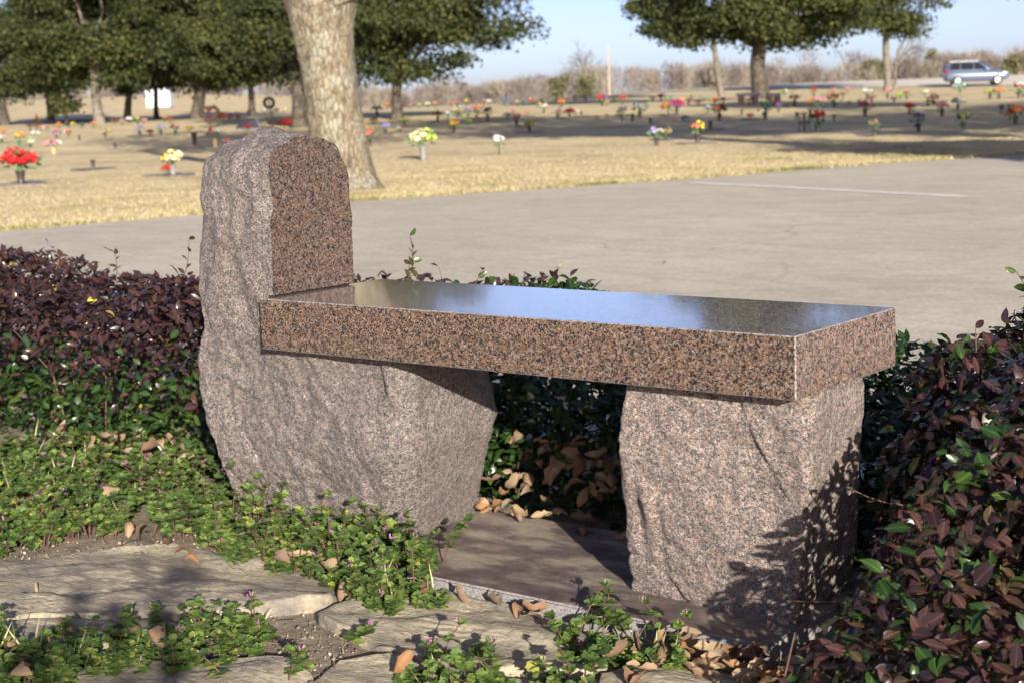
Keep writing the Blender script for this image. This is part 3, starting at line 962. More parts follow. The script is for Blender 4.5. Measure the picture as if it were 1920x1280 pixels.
def sprig(base, h, r, lean, gs, gl, gb, flower=True, scale=1.0):
    tt = np.linspace(0, 1, 6)[:, None]
    top = base + np.array([lean[0], lean[1], h])
    mid = base + np.array([lean[0] * .25, lean[1] * .25, h * .6])
    path = (1 - tt) ** 2 * base + 2 * tt * (1 - tt) * mid + tt ** 2 * top
    gs.tube(path, np.linspace(.0016, .0009, 6) * scale, 5, cap=False)
    lv = r.integers(3, 5)
    for i, q in enumerate(np.linspace(0.35, 1.0, lv)):
        c = np.array([np.interp(q, tt[:, 0], path[:, a]) for a in range(3)])
        m = r.integers(6, 9)
        th = np.arange(m) * 2 * np.pi / m + r.random() * 6
        tilt = r.uniform(-.1, .5, m) + (.4 if q > .95 else 0)
        fw = np.stack([np.cos(th), np.sin(th), tilt], 1)
        s_ = (.009 + .016 * r.beta(1.6, 2.2, m)) * scale * (1.0 - .25 * (q > .95))
        gl.scatter(HV, HF, frames(fw, np.array([0, 0, 1.]) + r.normal(size=(m, 3)) * .3, s_), np.repeat(c[None], m, 0) + r.normal(size=(m, 3)) * .0015, np.clip(r.normal(.48, .22, m) + .12 * r.normal(), 0, 1))
    if flower and gb is not None: blossom_geo(gb, path[-1], r, .62)


def ground_px(px_, py_, z=0.0):
    q = ray(px_, py_)
    return CAM + q * ((z - CAM[2]) / q[2])


def in_poly(pts, poly):
    x, y = pts[:, 0], pts[:, 1]; c = np.zeros(len(pts), bool); j = len(poly) - 1
    for i in range(len(poly)):
        xi, yi = poly[i]; xj, yj = poly[j]
        c ^= ((yi > y) != (yj > y)) & (x < (xj - xi) * (y - yi) / (yj - yi + 1e-12) + xi); j = i
    return c


def weed_carpet(poly_px, n, hmin, hmax, seed, label, fl):
    r = np.random.default_rng(seed)
    poly_px = np.array(poly_px, float)
    lo, hi = poly_px.min(0), poly_px.max(0)
    pts = np.stack([r.uniform(lo[0], hi[0], n * 6), r.uniform(lo[1], hi[1], n * 6)], 1)
    pts = pts[in_poly(pts, poly_px)]
    dens = fbm(np.column_stack([pts / 60, np.zeros(len(pts))]), 2)
    pts = pts[dens > -0.28][:n]
    gs, gl, gb = Geo(), Geo(), Geo()
    for a, b in pts:
        p = ground_px(a, b, 0.035); p[2] = 0.004
        if (.03 < p[0] < 1.17) and (-.005 < p[1] < .45):
            if p[0] < .2 and p[1] > .13: continue
            p[2] = ZB
        h = r.uniform(hmin, hmax) * (1 + 1.25 * math.exp(-((p[0] + .22) ** 2 + (p[1] - .05) ** 2) / .10)) * (0.62 + 2.3 * max(0, fbm(np.array([[a / 58, b / 42, 3.]]), 2)[0]))
        sprig(p, h, r, r.normal(size=2) * h * .35, gs, gl, gb, r.random() < fl, r.uniform(.85, 1.15))
    m = n // 3                                          # grass blades and dead stalks among the weeds
    q = pts[r.choice(len(pts), m)]
    PB = np.array([ground_px(a, b, .02) for a, b in q]); PB[:, 2] = .004
    PB = PB[~((PB[:, 0] > .03) & (PB[:, 1] > -.005) & (PB[:, 0] < 1.17))]; m = len(PB)
    fw = np.stack([r.normal(size=m) * .5, r.normal(size=m) * .5, np.ones(m)], 1)
    gg = Geo(); gg.scatter(np.array([(-.5, 0, 0), (.5, 0, 0), (.3, .6, .05), (0, 1, .2)]), np.array([(0, 1, 2), (0, 2, 3)]), frames(fw, r.normal(size=(m, 3)), np.stack([np.full(m, .0022), r.uniform(.03, .09, m), np.full(m, .04)], 1)), PB, np.clip(r.random(m) * 1.2, 0, 1))
    root = gl.build("weed_carpet", M['henbit'], attr="tint"); tag(root, label, "weeds", kind="stuff")
    o = gg.build("grass_blade", M['blade'], root, attr="tint"); o["kind"] = "stuff"
    o = gs.build("weed_stem", M['henbit_stem'], root); o["kind"] = "stuff"
    if gb.n: o = gb.build("weed_blossom", M['blossom'], root); o["kind"] = "stuff"


weed_carpet([(-300, 905), (-60, 850), (120, 806), (260, 790), (372, 800), (430, 850), (500, 930), (640, 990), (740, 1020), (810, 1070), (820, 1100), (760, 1120), (650, 1105), (600, 1070), (500, 1060), (440, 1040), (380, 1010), (280, 985), (170, 985), (60, 1010), (-60, 1040), (-300, 1090)],
            1600, .022, .075, 31, "dense carpet of green scalloped weeds with tiny pink blossoms at the boulder foot", .10)
weed_carpet([(-60, 1180), (60, 1195), (200, 1180), (340, 1160), (470, 1150), (520, 1175), (480, 1215), (400, 1235), (250, 1235), (120, 1260), (-60, 1275)],
            170, .02, .06, 32, "shaded strip of low weeds growing between the left flagstones".replace(" left", ""), .08)
weed_carpet([(620, 1085), (700, 1060), (800, 1080), (850, 1110), (830, 1130), (740, 1140), (660, 1125)], 70, .02, .05, 33, "small weed clump by the end of the base plate edge", .1)
weed_carpet([(1060, 1190), (1120, 1175), (1220, 1200), (1290, 1225), (1250, 1240), (1150, 1225), (1080, 1215)], 60, .015, .045, 34, "weed patch growing along the front of the base plate", .08)
weed_carpet([(740, 1240), (840, 1250), (960, 1260), (1130, 1262), (1130, 1300), (900, 1300), (760, 1275)], 55, .012, .04, 35, "sparse weeds rooted in the gap below the rippled flagstone", .1)

SPRIGS = [(700, 1118, .10), (640, 1100, .09), (760, 1108, .10), (800, 1092, .105), (832, 1085, .09), (560, 1072, .08), (1085, 1200, .085), (1130, 1205, .075), (1178, 1205, .07), (1235, 1212, .085), (1262, 1225, .075),
          (1105, 1190, .06), (820, 1268, .075), (800, 1258, .05), (872, 1272, .055), (925, 1276, .06), (1000, 1280, .05), (1075, 1290, .08), (1112, 1284, .07), (322, 1245, .06), (482, 1192, .075), (436, 1215, .07), (372, 1205, .075),
          (300, 1205, .06), (250, 1215, .05), (180, 1222, .05), (120, 1228, .045), (62, 1235, .05), (330, 1290, .07), (425, 1286, .05), (540, 1284, .055), (585, 1268, .05), (655, 1215, .045), (455, 960, .10), (540, 985, .11), (640, 1000, .10), (690, 1030, .11), (730, 1050, .10), (745, 1055, .08), (880, 1245, .04), (380, 835, .13), (402, 856, .14), (430, 900, .14), (470, 930, .13), (350, 818, .12), (520, 962, .13), (580, 992, .13), (612, 1003, .12), (670, 1032, .13), (300, 812, .1), (560, 1004, .12), (330, 860, .11), (450, 990, .12), (250, 830, .1)]
r = np.random.default_rng(77)
for i, (a, b, h) in enumerate(SPRIGS):
    p = ground_px(a, b, 0.01); p[2] = ZB if (.03 < p[0] < 1.17 and 0 < p[1] < .45) else 0.012
    root = empty("henbit_plant", p)
    fl = (i * 7) % 10 < 5
    where = ("beside the boulder foot" if b < 1140 else "in front of the base plate" if a > 1040 else "in the gap below the rippled flagstone" if a > 700 else "between the shaded flagstones")
    tag(root, ("pink flowering" if fl else "green") + " weed sprig with stacked scalloped leaves " + where, "weed", "single weed sprigs around the bench")
    gs, gl, gb = Geo(), Geo(), Geo()
    sprig(np.zeros(3), h, r, r.normal(size=2) * .025, gs, gl, gb, fl, 1.1)
    gs.build("stem", M['henbit_stem'], root)
    gl.build("leaf_whorls", M['henbit'], root, attr="tint")
    if gb.n: gb.build("blossom", M['blossom'], root)

# ------------------------------------------------------------------ dead leaves
def dead_leaf(curl, twist, fold, w, seed):
    r = np.random.default_rng(seed); nu, nv = 9, 5
    V = []
    for i in range(nu):
        t_ = i / (nu - 1)
        hw = w * (math.sin(math.pi * min(1, t_ * .96 + .03)) ** .7) * (1 + .10 * math.sin(9 * t_ + seed))
        for j in range(nv):
            s_ = (j / (nv - 1) - .5) * 2
            x = s_ * hw; y = t_ - .5
            z = fold * (s_ * s_) * hw + curl * (y * y) + .04 * r.normal() * abs(s_)
            a = twist * y
            V.append((x * math.cos(a) - z * math.sin(a), y, x * math.sin(a) + z * math.cos(a)))
    V += [(0.012, -.5, .0), (-.012, -.5, .0), (0, -.72, .05)]
    F4 = [(i * nv + j, i * nv + j + 1, (i + 1) * nv + j + 1, (i + 1) * nv + j) for i in range(nu - 1) for j in range(nv - 1)]
    return mesh_np("dead_leaf", np.array(V), [np.array([(nu * nv, nu * nv + 1, nu * nv + 2)]), np.array(F4)], M['dead'])


DEAD = [dead_leaf(.7, .5, .8, .24, 1), dead_leaf(1.3, 1.2, 1.2, .26, 2), dead_leaf(-.8, .3, .5, .22, 3), dead_leaf(.3, -.9, 1.6, .28, 4), dead_leaf(-1.5, .8, -.9, .25, 5), dead_leaf(.5, 1.6, .9, .2, 6)]
r = np.random.default_rng(99)


def put_dead(P, size, label, group):
    o = obj("dead_leaf", DEAD[r.integers(0, len(DEAD))], None, P, (r.normal() * .6, r.normal() * .6, r.uniform(0, 6.28)), size)
    tag(o, label, "dead leaf", group)


for k in range(170):
    x = r.uniform(.16, 1.0); y = r.uniform(.40, .66); z = .03 + .13 * float(sst(.40, .58, y)) * r.uniform(.35, 1)
    put_dead((x, y, max(z, ZB + .014) if y < .46 else z + .02), r.uniform(.032, .060), "curled tan dead leaf in the drift under the hedge behind the base plate", "drift of dead leaves behind the base plate")
for k in range(46):
    a, b = r.uniform(1170, 1500), r.uniform(1205, 1290)
    p = ground_px(a, b, .02)
    if p[1] > -.012 and p[0] < 1.18: p[1] = -.02 - r.random() * .08
    p[2] = .016 + r.random() * .022
    put_dead(p, r.uniform(.035, .06), "crumpled brown dead leaf heaped at the front corner of the base plate", "dead leaves at the base plate corner")
for a, b, s_ in ((212, 935, .055), (245, 990, .045), (262, 1000, .04), (310, 1025, .06), (345, 1035, .05), (360, 1043, .045), (425, 1028, .05), (445, 1035, .045), (490, 1030, .045), (525, 1058, .05), (560, 1055, .055), (590, 1065, .06),
                (620, 1078, .06), (640, 1105, .05), (720, 1035, .045), (770, 1112, .07), (800, 1120, .05), (860, 1125, .05), (925, 1135, .04), (975, 1143, .055), (1005, 1155, .05), (295, 1210, .06), (240, 1195, .05), (60, 1255, .04), (40, 1275, .04), (20, 1200, .05),
                (750, 1250, .05), (1010, 1165, .045), (1160, 1230, .05), (1240, 1205, .045), (1440, 1280, .06), (130, 1180, .05), (1200, 1218, .05), (1330, 1230, .06)):
    p = ground_px(a, b, .03); p[2] = .038
    put_dead(p, s_, "dry brown leaf " + ("among the weeds by the broad flagstone" if a < 660 and b < 1110 else "lying against the front edge of the base plate" if a > 700 and b < 1240 else "caught in the weeds between the flagstones"), "scattered dry leaves")
for k in range(40):
    x = r.uniform(-2.2, -.3); y = r.uniform(.38, .56)
    put_dead((x, y, .03 + r.random() * .06), r.uniform(.035, .06), "dry leaf under the skirt of the purple hedge", "dry leaves under the purple hedge")
for a, b in ((1052, 500), (1245, 492), (1530, 600)):
    p = ground_px(a, b, 0); p[2] = .0
    put_dead(p, .035, "lone dry leaf blown onto the open pavement", "leaves on the pavement")

# ------------------------------------------------------------------ grass tufts on the lawn edge
r = np.random.default_rng(5)
n = 200000
ly = r.uniform(-1, 30, n)
lx = edge_x(ly) - r.gamma(1.3, 3.2, n) + .03
P = np.stack([lx, ly, np.zeros(n)], 1)
pr = project(P)
d_ = (P - CAM) @ CF
keep = (pr[:, 0] > -1100) & (pr[:, 0] < 2500) & (d_ < 42) & (d_ > 3)
nn = fbm(P * .8, 3)
keep &= r.random(n) < np.where(edge_x(ly) - lx < .5, 1.0, .55 + nn * .5)
P = P[keep]; nn = nn[keep]; n = len(P)
P[:, 2] = terrain(P[:, 0], P[:, 1]) - .004
tV = np.array([(-.16, 0, 0), (.16, 0, 0), (.10, .3, .5), (0, .75, .9)]); tF = np.array([(0, 1, 2), (0, 2, 3)])
th = r.uniform(0, 6.28, n)
fw = np.stack([np.cos(th), np.sin(th), r.uniform(-.2, .25, n)], 1)
edge_near = sst(.9, .0, edge_x(P[:, 1]) - P[:, 0])
g = Geo(); g.scatter(tV, tF, frames(fw, np.tile([0, 0, 1.], (n, 1)), r.uniform(.016, .034, n) * (1 + .7 * edge_near)), P, np.clip(.66 + .20 * r.normal(size=n) - .9 * np.maximum(nn, 0) - .22 * edge_near, 0, 1))
tag(g.build("grass", M['blade'], attr="tint"), "short dry grass blades along the edge of the lawn", "grass", kind="stuff")

# ------------------------------------------------------------------ trees
QV = np.array([(-.5, 0, 0), (.5, 0, 0.05), (.38, .9, .1), (-.38, .95, 0)]); QF = np.array([(0, 1, 2, 3)])


def crown_mesh(name, rx, ry, rd, ru, n, leaf, seed, mat, lobes=46, hole=0.0):
    """foliage gathered in lobes over an egg shaped crown centred on the origin"""
    r = np.random.default_rng(seed)
    v = norm(r.normal(size=(lobes, 3)))
    rad = r.uniform(.35, .90, lobes)
    c = v * rad[:, None] * np.array([rx, ry, 1.0]); c[:, 2] = np.where(v[:, 2] > 0, c[:, 2] * ru, -rd * rad * np.abs(v[:, 2]) ** .78)
    lr = r.uniform(.13, .35, lobes) * (rx + ry) / 2
    w = lr ** 2; k = r.choice(lobes, n, p=w / w.sum())
    u = norm(r.normal(size=(n, 3))); u[:, 2] = np.where(u[:, 2] < -.3, -u[:, 2] * .6, u[:, 2])
    rr = r.random(n) ** .45
    P = c[k] + u * (lr[k] * rr)[:, None] * np.array([1.15, 1.15, .75])
    P += r.normal(size=(n, 3)) * leaf * 1.2
    nrm = norm(u + r.normal(size=(n, 3)) * .8 + np.array([0, 0, .3]))
    fw = np.cross(nrm, r.normal(size=(n, 3)))
    tint = np.clip(.40 + .20 * r.normal(size=n) + (r.random(lobes) - .5)[k] * .4, 0, 1)
    g = Geo(); g.scatter(QV, QF, frames(fw, nrm, leaf * r.uniform(.6, 1.4, n)), P, tint)
    return g.mesh(name, mat, True, "tint"), c


def limbs(g, base, fork, targets, r0, seed, sides=7):
    r = np.random.default_rng(seed)
    for tpt in targets:
        mid = base * 0 + fork * .45 + tpt * .55 + r.normal(size=3) * .15 * np.linalg.norm(tpt - fork)
        tt = np.linspace(0, 1, 6)[:, None]
        path = (1 - tt) ** 2 * fork + 2 * tt * (1 - tt) * mid + tt ** 2 * tpt
        g.tube(path, r0 * (1 - .85 * tt[:, 0]) * r.uniform(.4, .75), sides)


def tree(label, px_, pyb, cx, cy, rx, rd, ru, tw, seed, bark='bark', leaf=None, dens=.17, d=None, mat='oak_leaf', name="oak_tree", group=None, cat="tree", lean=0.0, forkh=None, lobes=90):
    base = ground_at(px_, pyb) if d is None else at_depth(px_, d)
    D = depth(base); s_ = D / FPX
    root = empty(name, base); tag(root, label, cat, group)
    # pixel extents to metres about the crown centre
    cc = CR * ((cx - px_) * s_) + np.array([0, 0, (pyb - cy) * s_])
    rx_, rd_, ru_ = rx * s_, rd * s_, ru * s_
    lf = leaf or max(.05, .0015 * D)
    n = int(dens * 2 * rx * (rd + ru) * (.0021 * D / lf) ** 2)
    cm, lob = crown_mesh("crown", rx_, rx_ * .9, rd_, ru_, n, lf, seed, M[mat], lobes)
    r0 = tw * s_ / 2
    fork = np.array([cc[0] * .25 + lean, cc[1] * .25, (forkh * s_) if forkh else max(.9, (cc[2] - rd_) + .45 * rd_)])
    g = Geo()
    zz = np.linspace(0, 1, 9)
    path = np.outer(zz, fork) + np.stack([.06 * np.sin(zz * 5 + seed), .06 * np.cos(zz * 4 + seed), 0 * zz], 1) * r0 * 3
    path[0, 2] = -.1
    g.tube(path, r0 * (1 + .45 * np.exp(-zz * 9) - .12 * zz), 12)
    r = np.random.default_rng(seed)
    tg = lob[r.choice(len(lob), min(len(lob), 12), replace=False)] * np.array([.6, .6, .7]) + cc
    limbs(g, np.zeros(3), fork, tg, r0, seed)
    g.build("trunk", M[bark], root)
    obj("crown", cm, root, cc)
    return root, base


OG = "evergreen oaks among the graves"
tree("evergreen oak past the end of the grey drive", -290, 243, -290, 90, 170, 130, 190, 20, 115, group=OG, dens=.08, lobes=60)
tree("droopy evergreen oak at the end of the oak row with low skirt", 8, 236, 10, 120, 145, 108, 105, 18, 101, group=OG)
tree("evergreen oak with pale thick trunk beside the small bushy tree", 186, 232, 180, 45, 175, 150, 230, 18, 102, bark='bark_pale', group=OG)
tree("evergreen oak with slim pale trunk near the white shed", 236, 226, 300, 40, 180, 158, 260, 13, 103, bark='bark_pale', group=OG, d=84)
tree("slender dark trunked oak standing in front of the white shed", 292, 224, 300, 60, 120, 128, 200, 9, 104, group=OG, d=92)
tree("evergreen oak with dark flared trunk behind the heart wreath", 368, 222, 415, 35, 200, 162, 290, 22, 105, group=OG, d=80)
tree("evergreen oak with black trunk beside the lichen covered trunk", 560, 240, 560, 20, 190, 162, 310, 27, 106, group=OG)
tree("rounded dark evergreen oak standing alone at the edge of open sky", 742, 225, 772, 15, 240, 168, 310, 21, 107, group=OG, forkh=62)
tree("distant evergreen oak filling the gap near the heart wreath", 470, 220, 480, 60, 150, 125, 200, 12, 113, group=OG, d=105)
tree("distant evergreen oak behind the small bushy tree", 92, 226, 100, 70, 130, 120, 150, 12, 114, group=OG, d=100)
tree("big forked evergreen oak with black trunk near the granite table monuments", 1424, 186, 1415, -15, 240, 125, 430, 30, 108, group=OG, forkh=95, lean=.1)
tree("thin oak with half bare crown close to the highway", 1666, 170, 1640, -20, 125, 115, 400, 13, 109, bark='bark_pale', group=OG, dens=.08)
tree("slim pale trunked oak half hidden by the forked oak", 1354, 182, 1280, 0, 95, 110, 230, 10, 110, bark='bark_pale', group=OG)
tree("evergreen oak whose outer twigs hang into the open sky", 2090, 205, 1960, -130, 225, 165, 310, 30, 111, group=OG)
tree("small dark bushy tree between pale oak trunk and grey drive", 125, 234, 125, 198, 38, 20, 22, 5, 112, group=OG, dens=.12, lobes=14)

# bare branches of the thin oak
base = ground_at(1666, 168); s_ = depth(base) / FPX
root = empty("bare_tree", base + CR * .6 + CF * .5); tag(root, "leafless tree with fine grey twigs leaning towards the highway", "tree")
g = Geo(); r = np.random.default_rng(21)


def twigs(g, p, d, L_, rad, lvl, r):
    q = p + d * L_ + r.normal(size=3) * L_ * .08
    g.tube(np.array([p, (p + q) / 2 + r.normal(size=3) * L_ * .05, q]), [rad, rad * .8, rad * .6], 4, cap=False)
    if lvl == 0: return
    for k in range(3 if lvl > 1 else 4):
        twigs(g, p + (q - p) * r.uniform(.45, 1), norm(d + r.normal(size=3) * .55 + np.array([0, 0, .1])), L_ * r.uniform(.55, .8), rad * .6, lvl - 1, r)


g.tube(np.array([(0, 0, -.1), (.05, 0, 1.5), (.2, .1, 2.8)]), [.14, .11, .08], 8)
for k in range(6):
    twigs(g, np.array([.12, .05, 1.8 + .2 * k]), norm(CR * r.uniform(.1, 1.1) + np.array([0, 0, .75]) + r.normal(size=3) * .2), 1.9, .05, 4, r)
g.build("trunk", M['bark_pale'], root)

# near lichen covered trunk (forks above the frame)
base = ground_at(646, 356)
D = depth(base); s_ = D / FPX
root = empty("oak_tree", base); tag(root, "thick oak trunk spotted with pale lichen at the pavement edge", "tree")
rows = [(362, 566, 726), (350, 578, 716), (335, 584, 708), (305, 586, 700), (260, 585, 692), (200, 582, 685), (150, 578, 680), (100, 572, 677), (60, 563, 678), (30, 557, 683), (0, 550, 690), (-40, 538, 704), (-80, 522, 722)]
V = []; sides = 40
for yy, l, rr_ in rows:
    z = (356 - yy) * s_; cxp = ((l + rr_) / 2 - 646) * s_; hw = (rr_ - l) / 2 * s_
    th = np.linspace(0, 2 * np.pi, sides, endpoint=False)
    q = np.stack([np.cos(th) * 2.2, np.sin(th) * 2.2, np.full(sides, z * 1.3)], 1)
    flare = .10 * np.exp(-max(z, 0) * 4) * np.cos(th * 5 + 1)
    rad = hw * (1 + .07 * fbm(q, 3) + flare)
    V.append(np.outer(rad * np.cos(th), CR) + np.outer(rad * np.sin(th), CF) + CR * cxp + np.array([0, 0, z]))
V = np.concatenate(V)
F = [(i * sides + j, i * sides + (j + 1) % sides, (i + 1) * sides + (j + 1) % sides, (i + 1) * sides + j) for i in range(len(rows) - 1) for j in range(sides)]
g = Geo(); g.add(V, F)
top = np.array([0, 0, 436 * s_])
limbs(g, np.zeros(3), top - np.array([0, 0, .35]), [CR * -2.6 + np.array([0, 0, 6.0]), CR * 2.2 + np.array([0, 0, 6.2]), CF * 2.5 + np.array([0, 0, 6.4]), CF * -2 + np.array([0, 0, 6.3]), np.array([.2, .1, 7.5])], .62, 3, 10)
bmx = g.build("trunk", M['bark_near'], root)
cm, _ = crown_mesh("crown", 4.6, 4.6, 2.2, 3.6, 9000, .11, 44, M['oak_leaf'], 52)
obj("crown", cm, root, (0, 0, 7.0))

# oaks along the drive to the side of and behind the viewpoint: they shade the grave rows
def side_oak(X, d, label, seed, rx=5.0, zc=7.0, ru=3.8, rd=2.4, n=7000, r0=.32):
    p = CAM + CR * X + CF * d; p[2] = float(terrain(p[0], p[1]))
    root = empty("oak_tree", p); tag(root, label, "tree", OG)
    cm, lob = crown_mesh("crown", rx, rx, rd, ru, n, .17, seed, M['oak_leaf'], 50)
    g = Geo(); g.tube(np.array([(0, 0, -.1), (.05, 0, 1.2), (.1, 0, zc - rd)]), [r0 * 1.3, r0, r0 * .85], 10)
    limbs(g, np.zeros(3), np.array([.1, 0, zc - rd - .3]), lob[:10] * .8 + np.array([0, 0, zc]), r0, seed)
    g.build("trunk", M['bark'], root); obj("crown", cm, root, (0, 0, zc))


side_oak(11.5, 15, "spreading oak shading the grave rows from beside the pavement", 201, 5.2)
side_oak(7.2, 17, "tall oak beside the pavement whose crown shades the middle grave rows", 206, 5.6, 8.6, 4.2, 3.0, 9000)
side_oak(18, 13, "tall oak further along the pavement shading the grave rows", 202, 5.5, 7.5)
side_oak(25, 19, "oak at the far corner of the pavement beside the grave rows", 203, 5.2, 7.0)
side_oak(31, 30, "oak standing deep in the grave rows by the highway", 204, 5.2)
side_oak(10.2, 8.5, "young oak whose shadow reaches the lawn edge", 205, 2.6, 4.3, 1.8, 1.3, 3500, .14)

# unseen bush added behind the viewpoint to dapple the near flagstones with shade
root = empty("shade_shrub", (3.72, -3.78, 0)); tag(root, "unseen loose leafy bush added to cast dappled shade on the flagstones", "shade_shrub")
cm, lob = crown_mesh("crown", .72, .72, .75, .74, 1250, .05, 71, M['oak_leaf'], 26)
obj("crown", cm, root, (0, 0, .95))
g = Geo()
for q in lob[:9]: g.tube(np.array([(0, 0, 0), q * .4 + np.array([0, 0, .6]), q * .9 + np.array([0, 0, .95])]), [.014, .009, .004], 5)
g.build("stem", M['twig'], root)

# ------------------------------------------------------------------ far woods
r = np.random.default_rng(61)
g = Geo()
tV = np.array([(-.5, 0, 0), (.5, 0, 0), (0, 1, 0)]); tF = np.array([(0, 1, 2)])
for k in range(560):
    X = r.uniform(-95, 125); d = r.uniform(196, 300) if X > -12 else r.uniform(205, 320)
    p = CAM + CR * X + CF * d; p[2] = float(terrain(p[0], p[1])) - .3
    H = r.uniform(2.0, 3.6) + (1.8 if r.random() < .05 else 0) + .7 * math.sin(X * .11) + (d - 200) * .010
    m = 210
    u = r.random(m)
    P = p + np.stack([r.normal(size=m) * H * .22 * (1.2 - .5 * u), r.normal(size=m) * H * .22 * (1.2 - .5 * u), u ** .8 * H * .9], 1)
    fw = norm(r.normal(size=(m, 3)) * .5 + np.array([0, 0, 1.0]))
    sc = np.stack([r.uniform(.05, .13, m), r.uniform(.5, 1.5, m), np.ones(m)], 1)
    g.scatter(tV, tF, frames(fw, r.normal(size=(m, 3)), sc), P, np.clip(np.full(m, r.random() * .9) + r.normal(size=m) * .12, 0, 1))
tag(g.build("woodland", M['bare'], attr="tint"), "far belt of leafless brown and mauve woods along the skyline", "woods", kind="stuff")
for px_, d, hpx, wpx, lab in ((1052, 192, 46, 44, "dull green evergreen bush below the power pole"), (1098, 190, 40, 46, "yellowish evergreen bush beside the power pole"), (1632, 205, 44, 26, "narrow cedar poking above the woods behind the thin oak"), (1648, 215, 40, 20, "slim dark cedar next to the narrow cedar"),
                              (1748, 230, 58, 30, "tall rounded pine rising above the far woods"), (1700, 228, 44, 44, "broad pine crown in the far woods"), (1808, 232, 50, 26, "pale green pine behind the car"), (1905, 190, 42, 60, "olive evergreen thicket past the car"), (1330, 210, 40, 50, "greenish cedar behind the slim pale trunk"), (1780, 235, 44, 36, "grey green pine beside the tall rounded pine")):
    b = at_depth(px_, d); s_ = depth(b) / FPX
    root = empty("evergreen_tree", b); tag(root, lab, "tree", "evergreens in the far woods")
    H = hpx * s_; W = wpx * s_ / 2
    cm, lob = crown_mesh("crown", W, W, H * .5, H * .5, 900, .22, int(px_), M['cedar_leaf'], 16)
    obj("crown", cm, root, (0, 0, H * .52))
    gg = Geo(); gg.tube(np.array([(0, 0, -.2), (0, 0, H * .6)]), [.16, .08], 6); gg.build("trunk", M['bark'], root)
# taller bare tree on the skyline
b = at_depth(1098, 205); root = empty("bare_tree", b); tag(root, "tall bare tree fanning above the woods beside the power pole", "tree")
g = Geo(); r = np.random.default_rng(8)
g.tube(np.array([(0, 0, -.2), (0, 0, 2.4)]), [.2, .14], 6)
for k in range(9): twigs(g, np.array([0, 0, 1.6 + .1 * k]), norm(np.array([r.normal() * .45, r.normal() * .45, 1.0])), 2.1, .06, 3, r)
g.build("trunk", M['bark_pale'], root)
# power pole
b = at_depth(1143, 165); s_ = depth(b) / FPX
M['pole'] = plain("weathered pole wood", (.40, .31, .22), 0.9, .15, 3)
root = empty("power_pole", b); tag(root, "plain tan wooden power pole on the skyline", "pole")
g = Geo(); g.tube(np.array([(0, 0, -.2), (-.02, 0, 92 * s_)]), [.10, .08], 8); g.build("shaft", M['pole'], root)
g = Geo(); g.lathe([(0.0, .05), (.09, .03), (.092, 0)], 8); g.build("pole_cap", plain("zinc cap", (.5, .5, .5), .4), root, loc=(-.02, 0, 92 * s_))
# white shed
b = at_depth(300, 150); s_ = depth(b) / FPX
root = empty("shed", b, ROT[2]); tag(root, "small white shed seen between the oak trunks", "shed")
g = Geo(); g.box(-1.1, 1.1, -.9, .9, 0, 1.75); g.build("wall", plain("white siding", (.55, .58, .63), .6, .05, 2), root, smooth=False)
g = Geo(); g.add([(-1.25, -1.05, 1.752), (1.25, -1.05, 1.752), (1.25, 1.05, 1.752), (-1.25, 1.05, 1.752), (-1.25, 0, 2.2), (1.25, 0, 2.2)], [(0, 1, 5, 4), (2, 3, 4, 5)]).add([(-1.25, -1.05, 1.752), (-1.25, 1.05, 1.752), (-1.25, 0, 2.2), (1.25, -1.05, 1.752), (1.25, 1.05, 1.752), (1.25, 0, 2.2)], [(0, 2, 1), (3, 4, 5)])
g.build("roof", plain("grey roofing", (.35, .36, .38), .7), root, smooth=False)
g = Geo(); g.box(-.35, .35, -.93, -.902, .02, 1.5); g.build("door", plain("shed door", (.55, .58, .64), .6), root, smooth=False)

# ------------------------------------------------------------------ grave flowers
CLR = {'r': ("red", (.62, .015, .02)), 'R': ("dark red", (.20, .012, .016)), 'p': ("pink", (.72, .26, .33)), 'm': ("magenta", (.48, .03, .19)), 'y': ("yellow", (.80, .62, .06)), 'o': ("orange", (.80, .24, .03)),
       'w': ("white", (.78, .78, .75)), 'l': ("lavender", (.42, .36, .68)), 'v': ("purple", (.22, .07, .36)), 'c': ("coral", (.78, .24, .17)), 'g': ("lime green", (.42, .56, .12)), 't': ("teal", (.10, .36, .36)),
       'b': ("blue", (.10, .17, .48)), 'k': ("blackish", (.02, .02, .022)), 'n': ("tan", (.46, .32, .19)), 'e': ("cream", (.84, .76, .46))}
for k, (nm, c) in CLR.items(): M['fl_' + k] = plain(nm + " petals", c, 0.7, .15, 20)
M['fl_leaf'] = plain("silk leaf green", (.06, .14, .05), 0.6, .3, 20)
VASE = {'d': ("bronze", plain("dark bronze vase", (.045, .036, .03), .45, .3, 20)), 'n': ("tan", plain("tan vase", (.48, .33, .16), .6)), 'g': ("grey", plain("grey metal vase", (.20, .195, .19), .6)),
        'e': ("green", plain("green vase", (.04, .12, .07), .5)), 's': ("dark stick", plain("dark stake", (.05, .04, .035), .6))}


def bloom_template():
    V = [(0, 0, -.25)]; F = []
    for k in range(6):
        a = k * math.pi / 3
        for da, rr_, z in ((-.42, .75, .1), (0, 1.0, .18), (.42, .75, .1), (0, .45, .42)):
            V.append((rr_ * math.cos(a + da), rr_ * math.sin(a + da), z))
        b_ = 1 + 4 * k
        F += [(0, b_, b_ + 1), (0, b_ + 1, b_ + 2), (b_, b_ + 3, b_ + 1), (b_ + 1, b_ + 3, b_ + 2)]
    return np.array(V), np.array(F)


BV, BF = bloom_template()


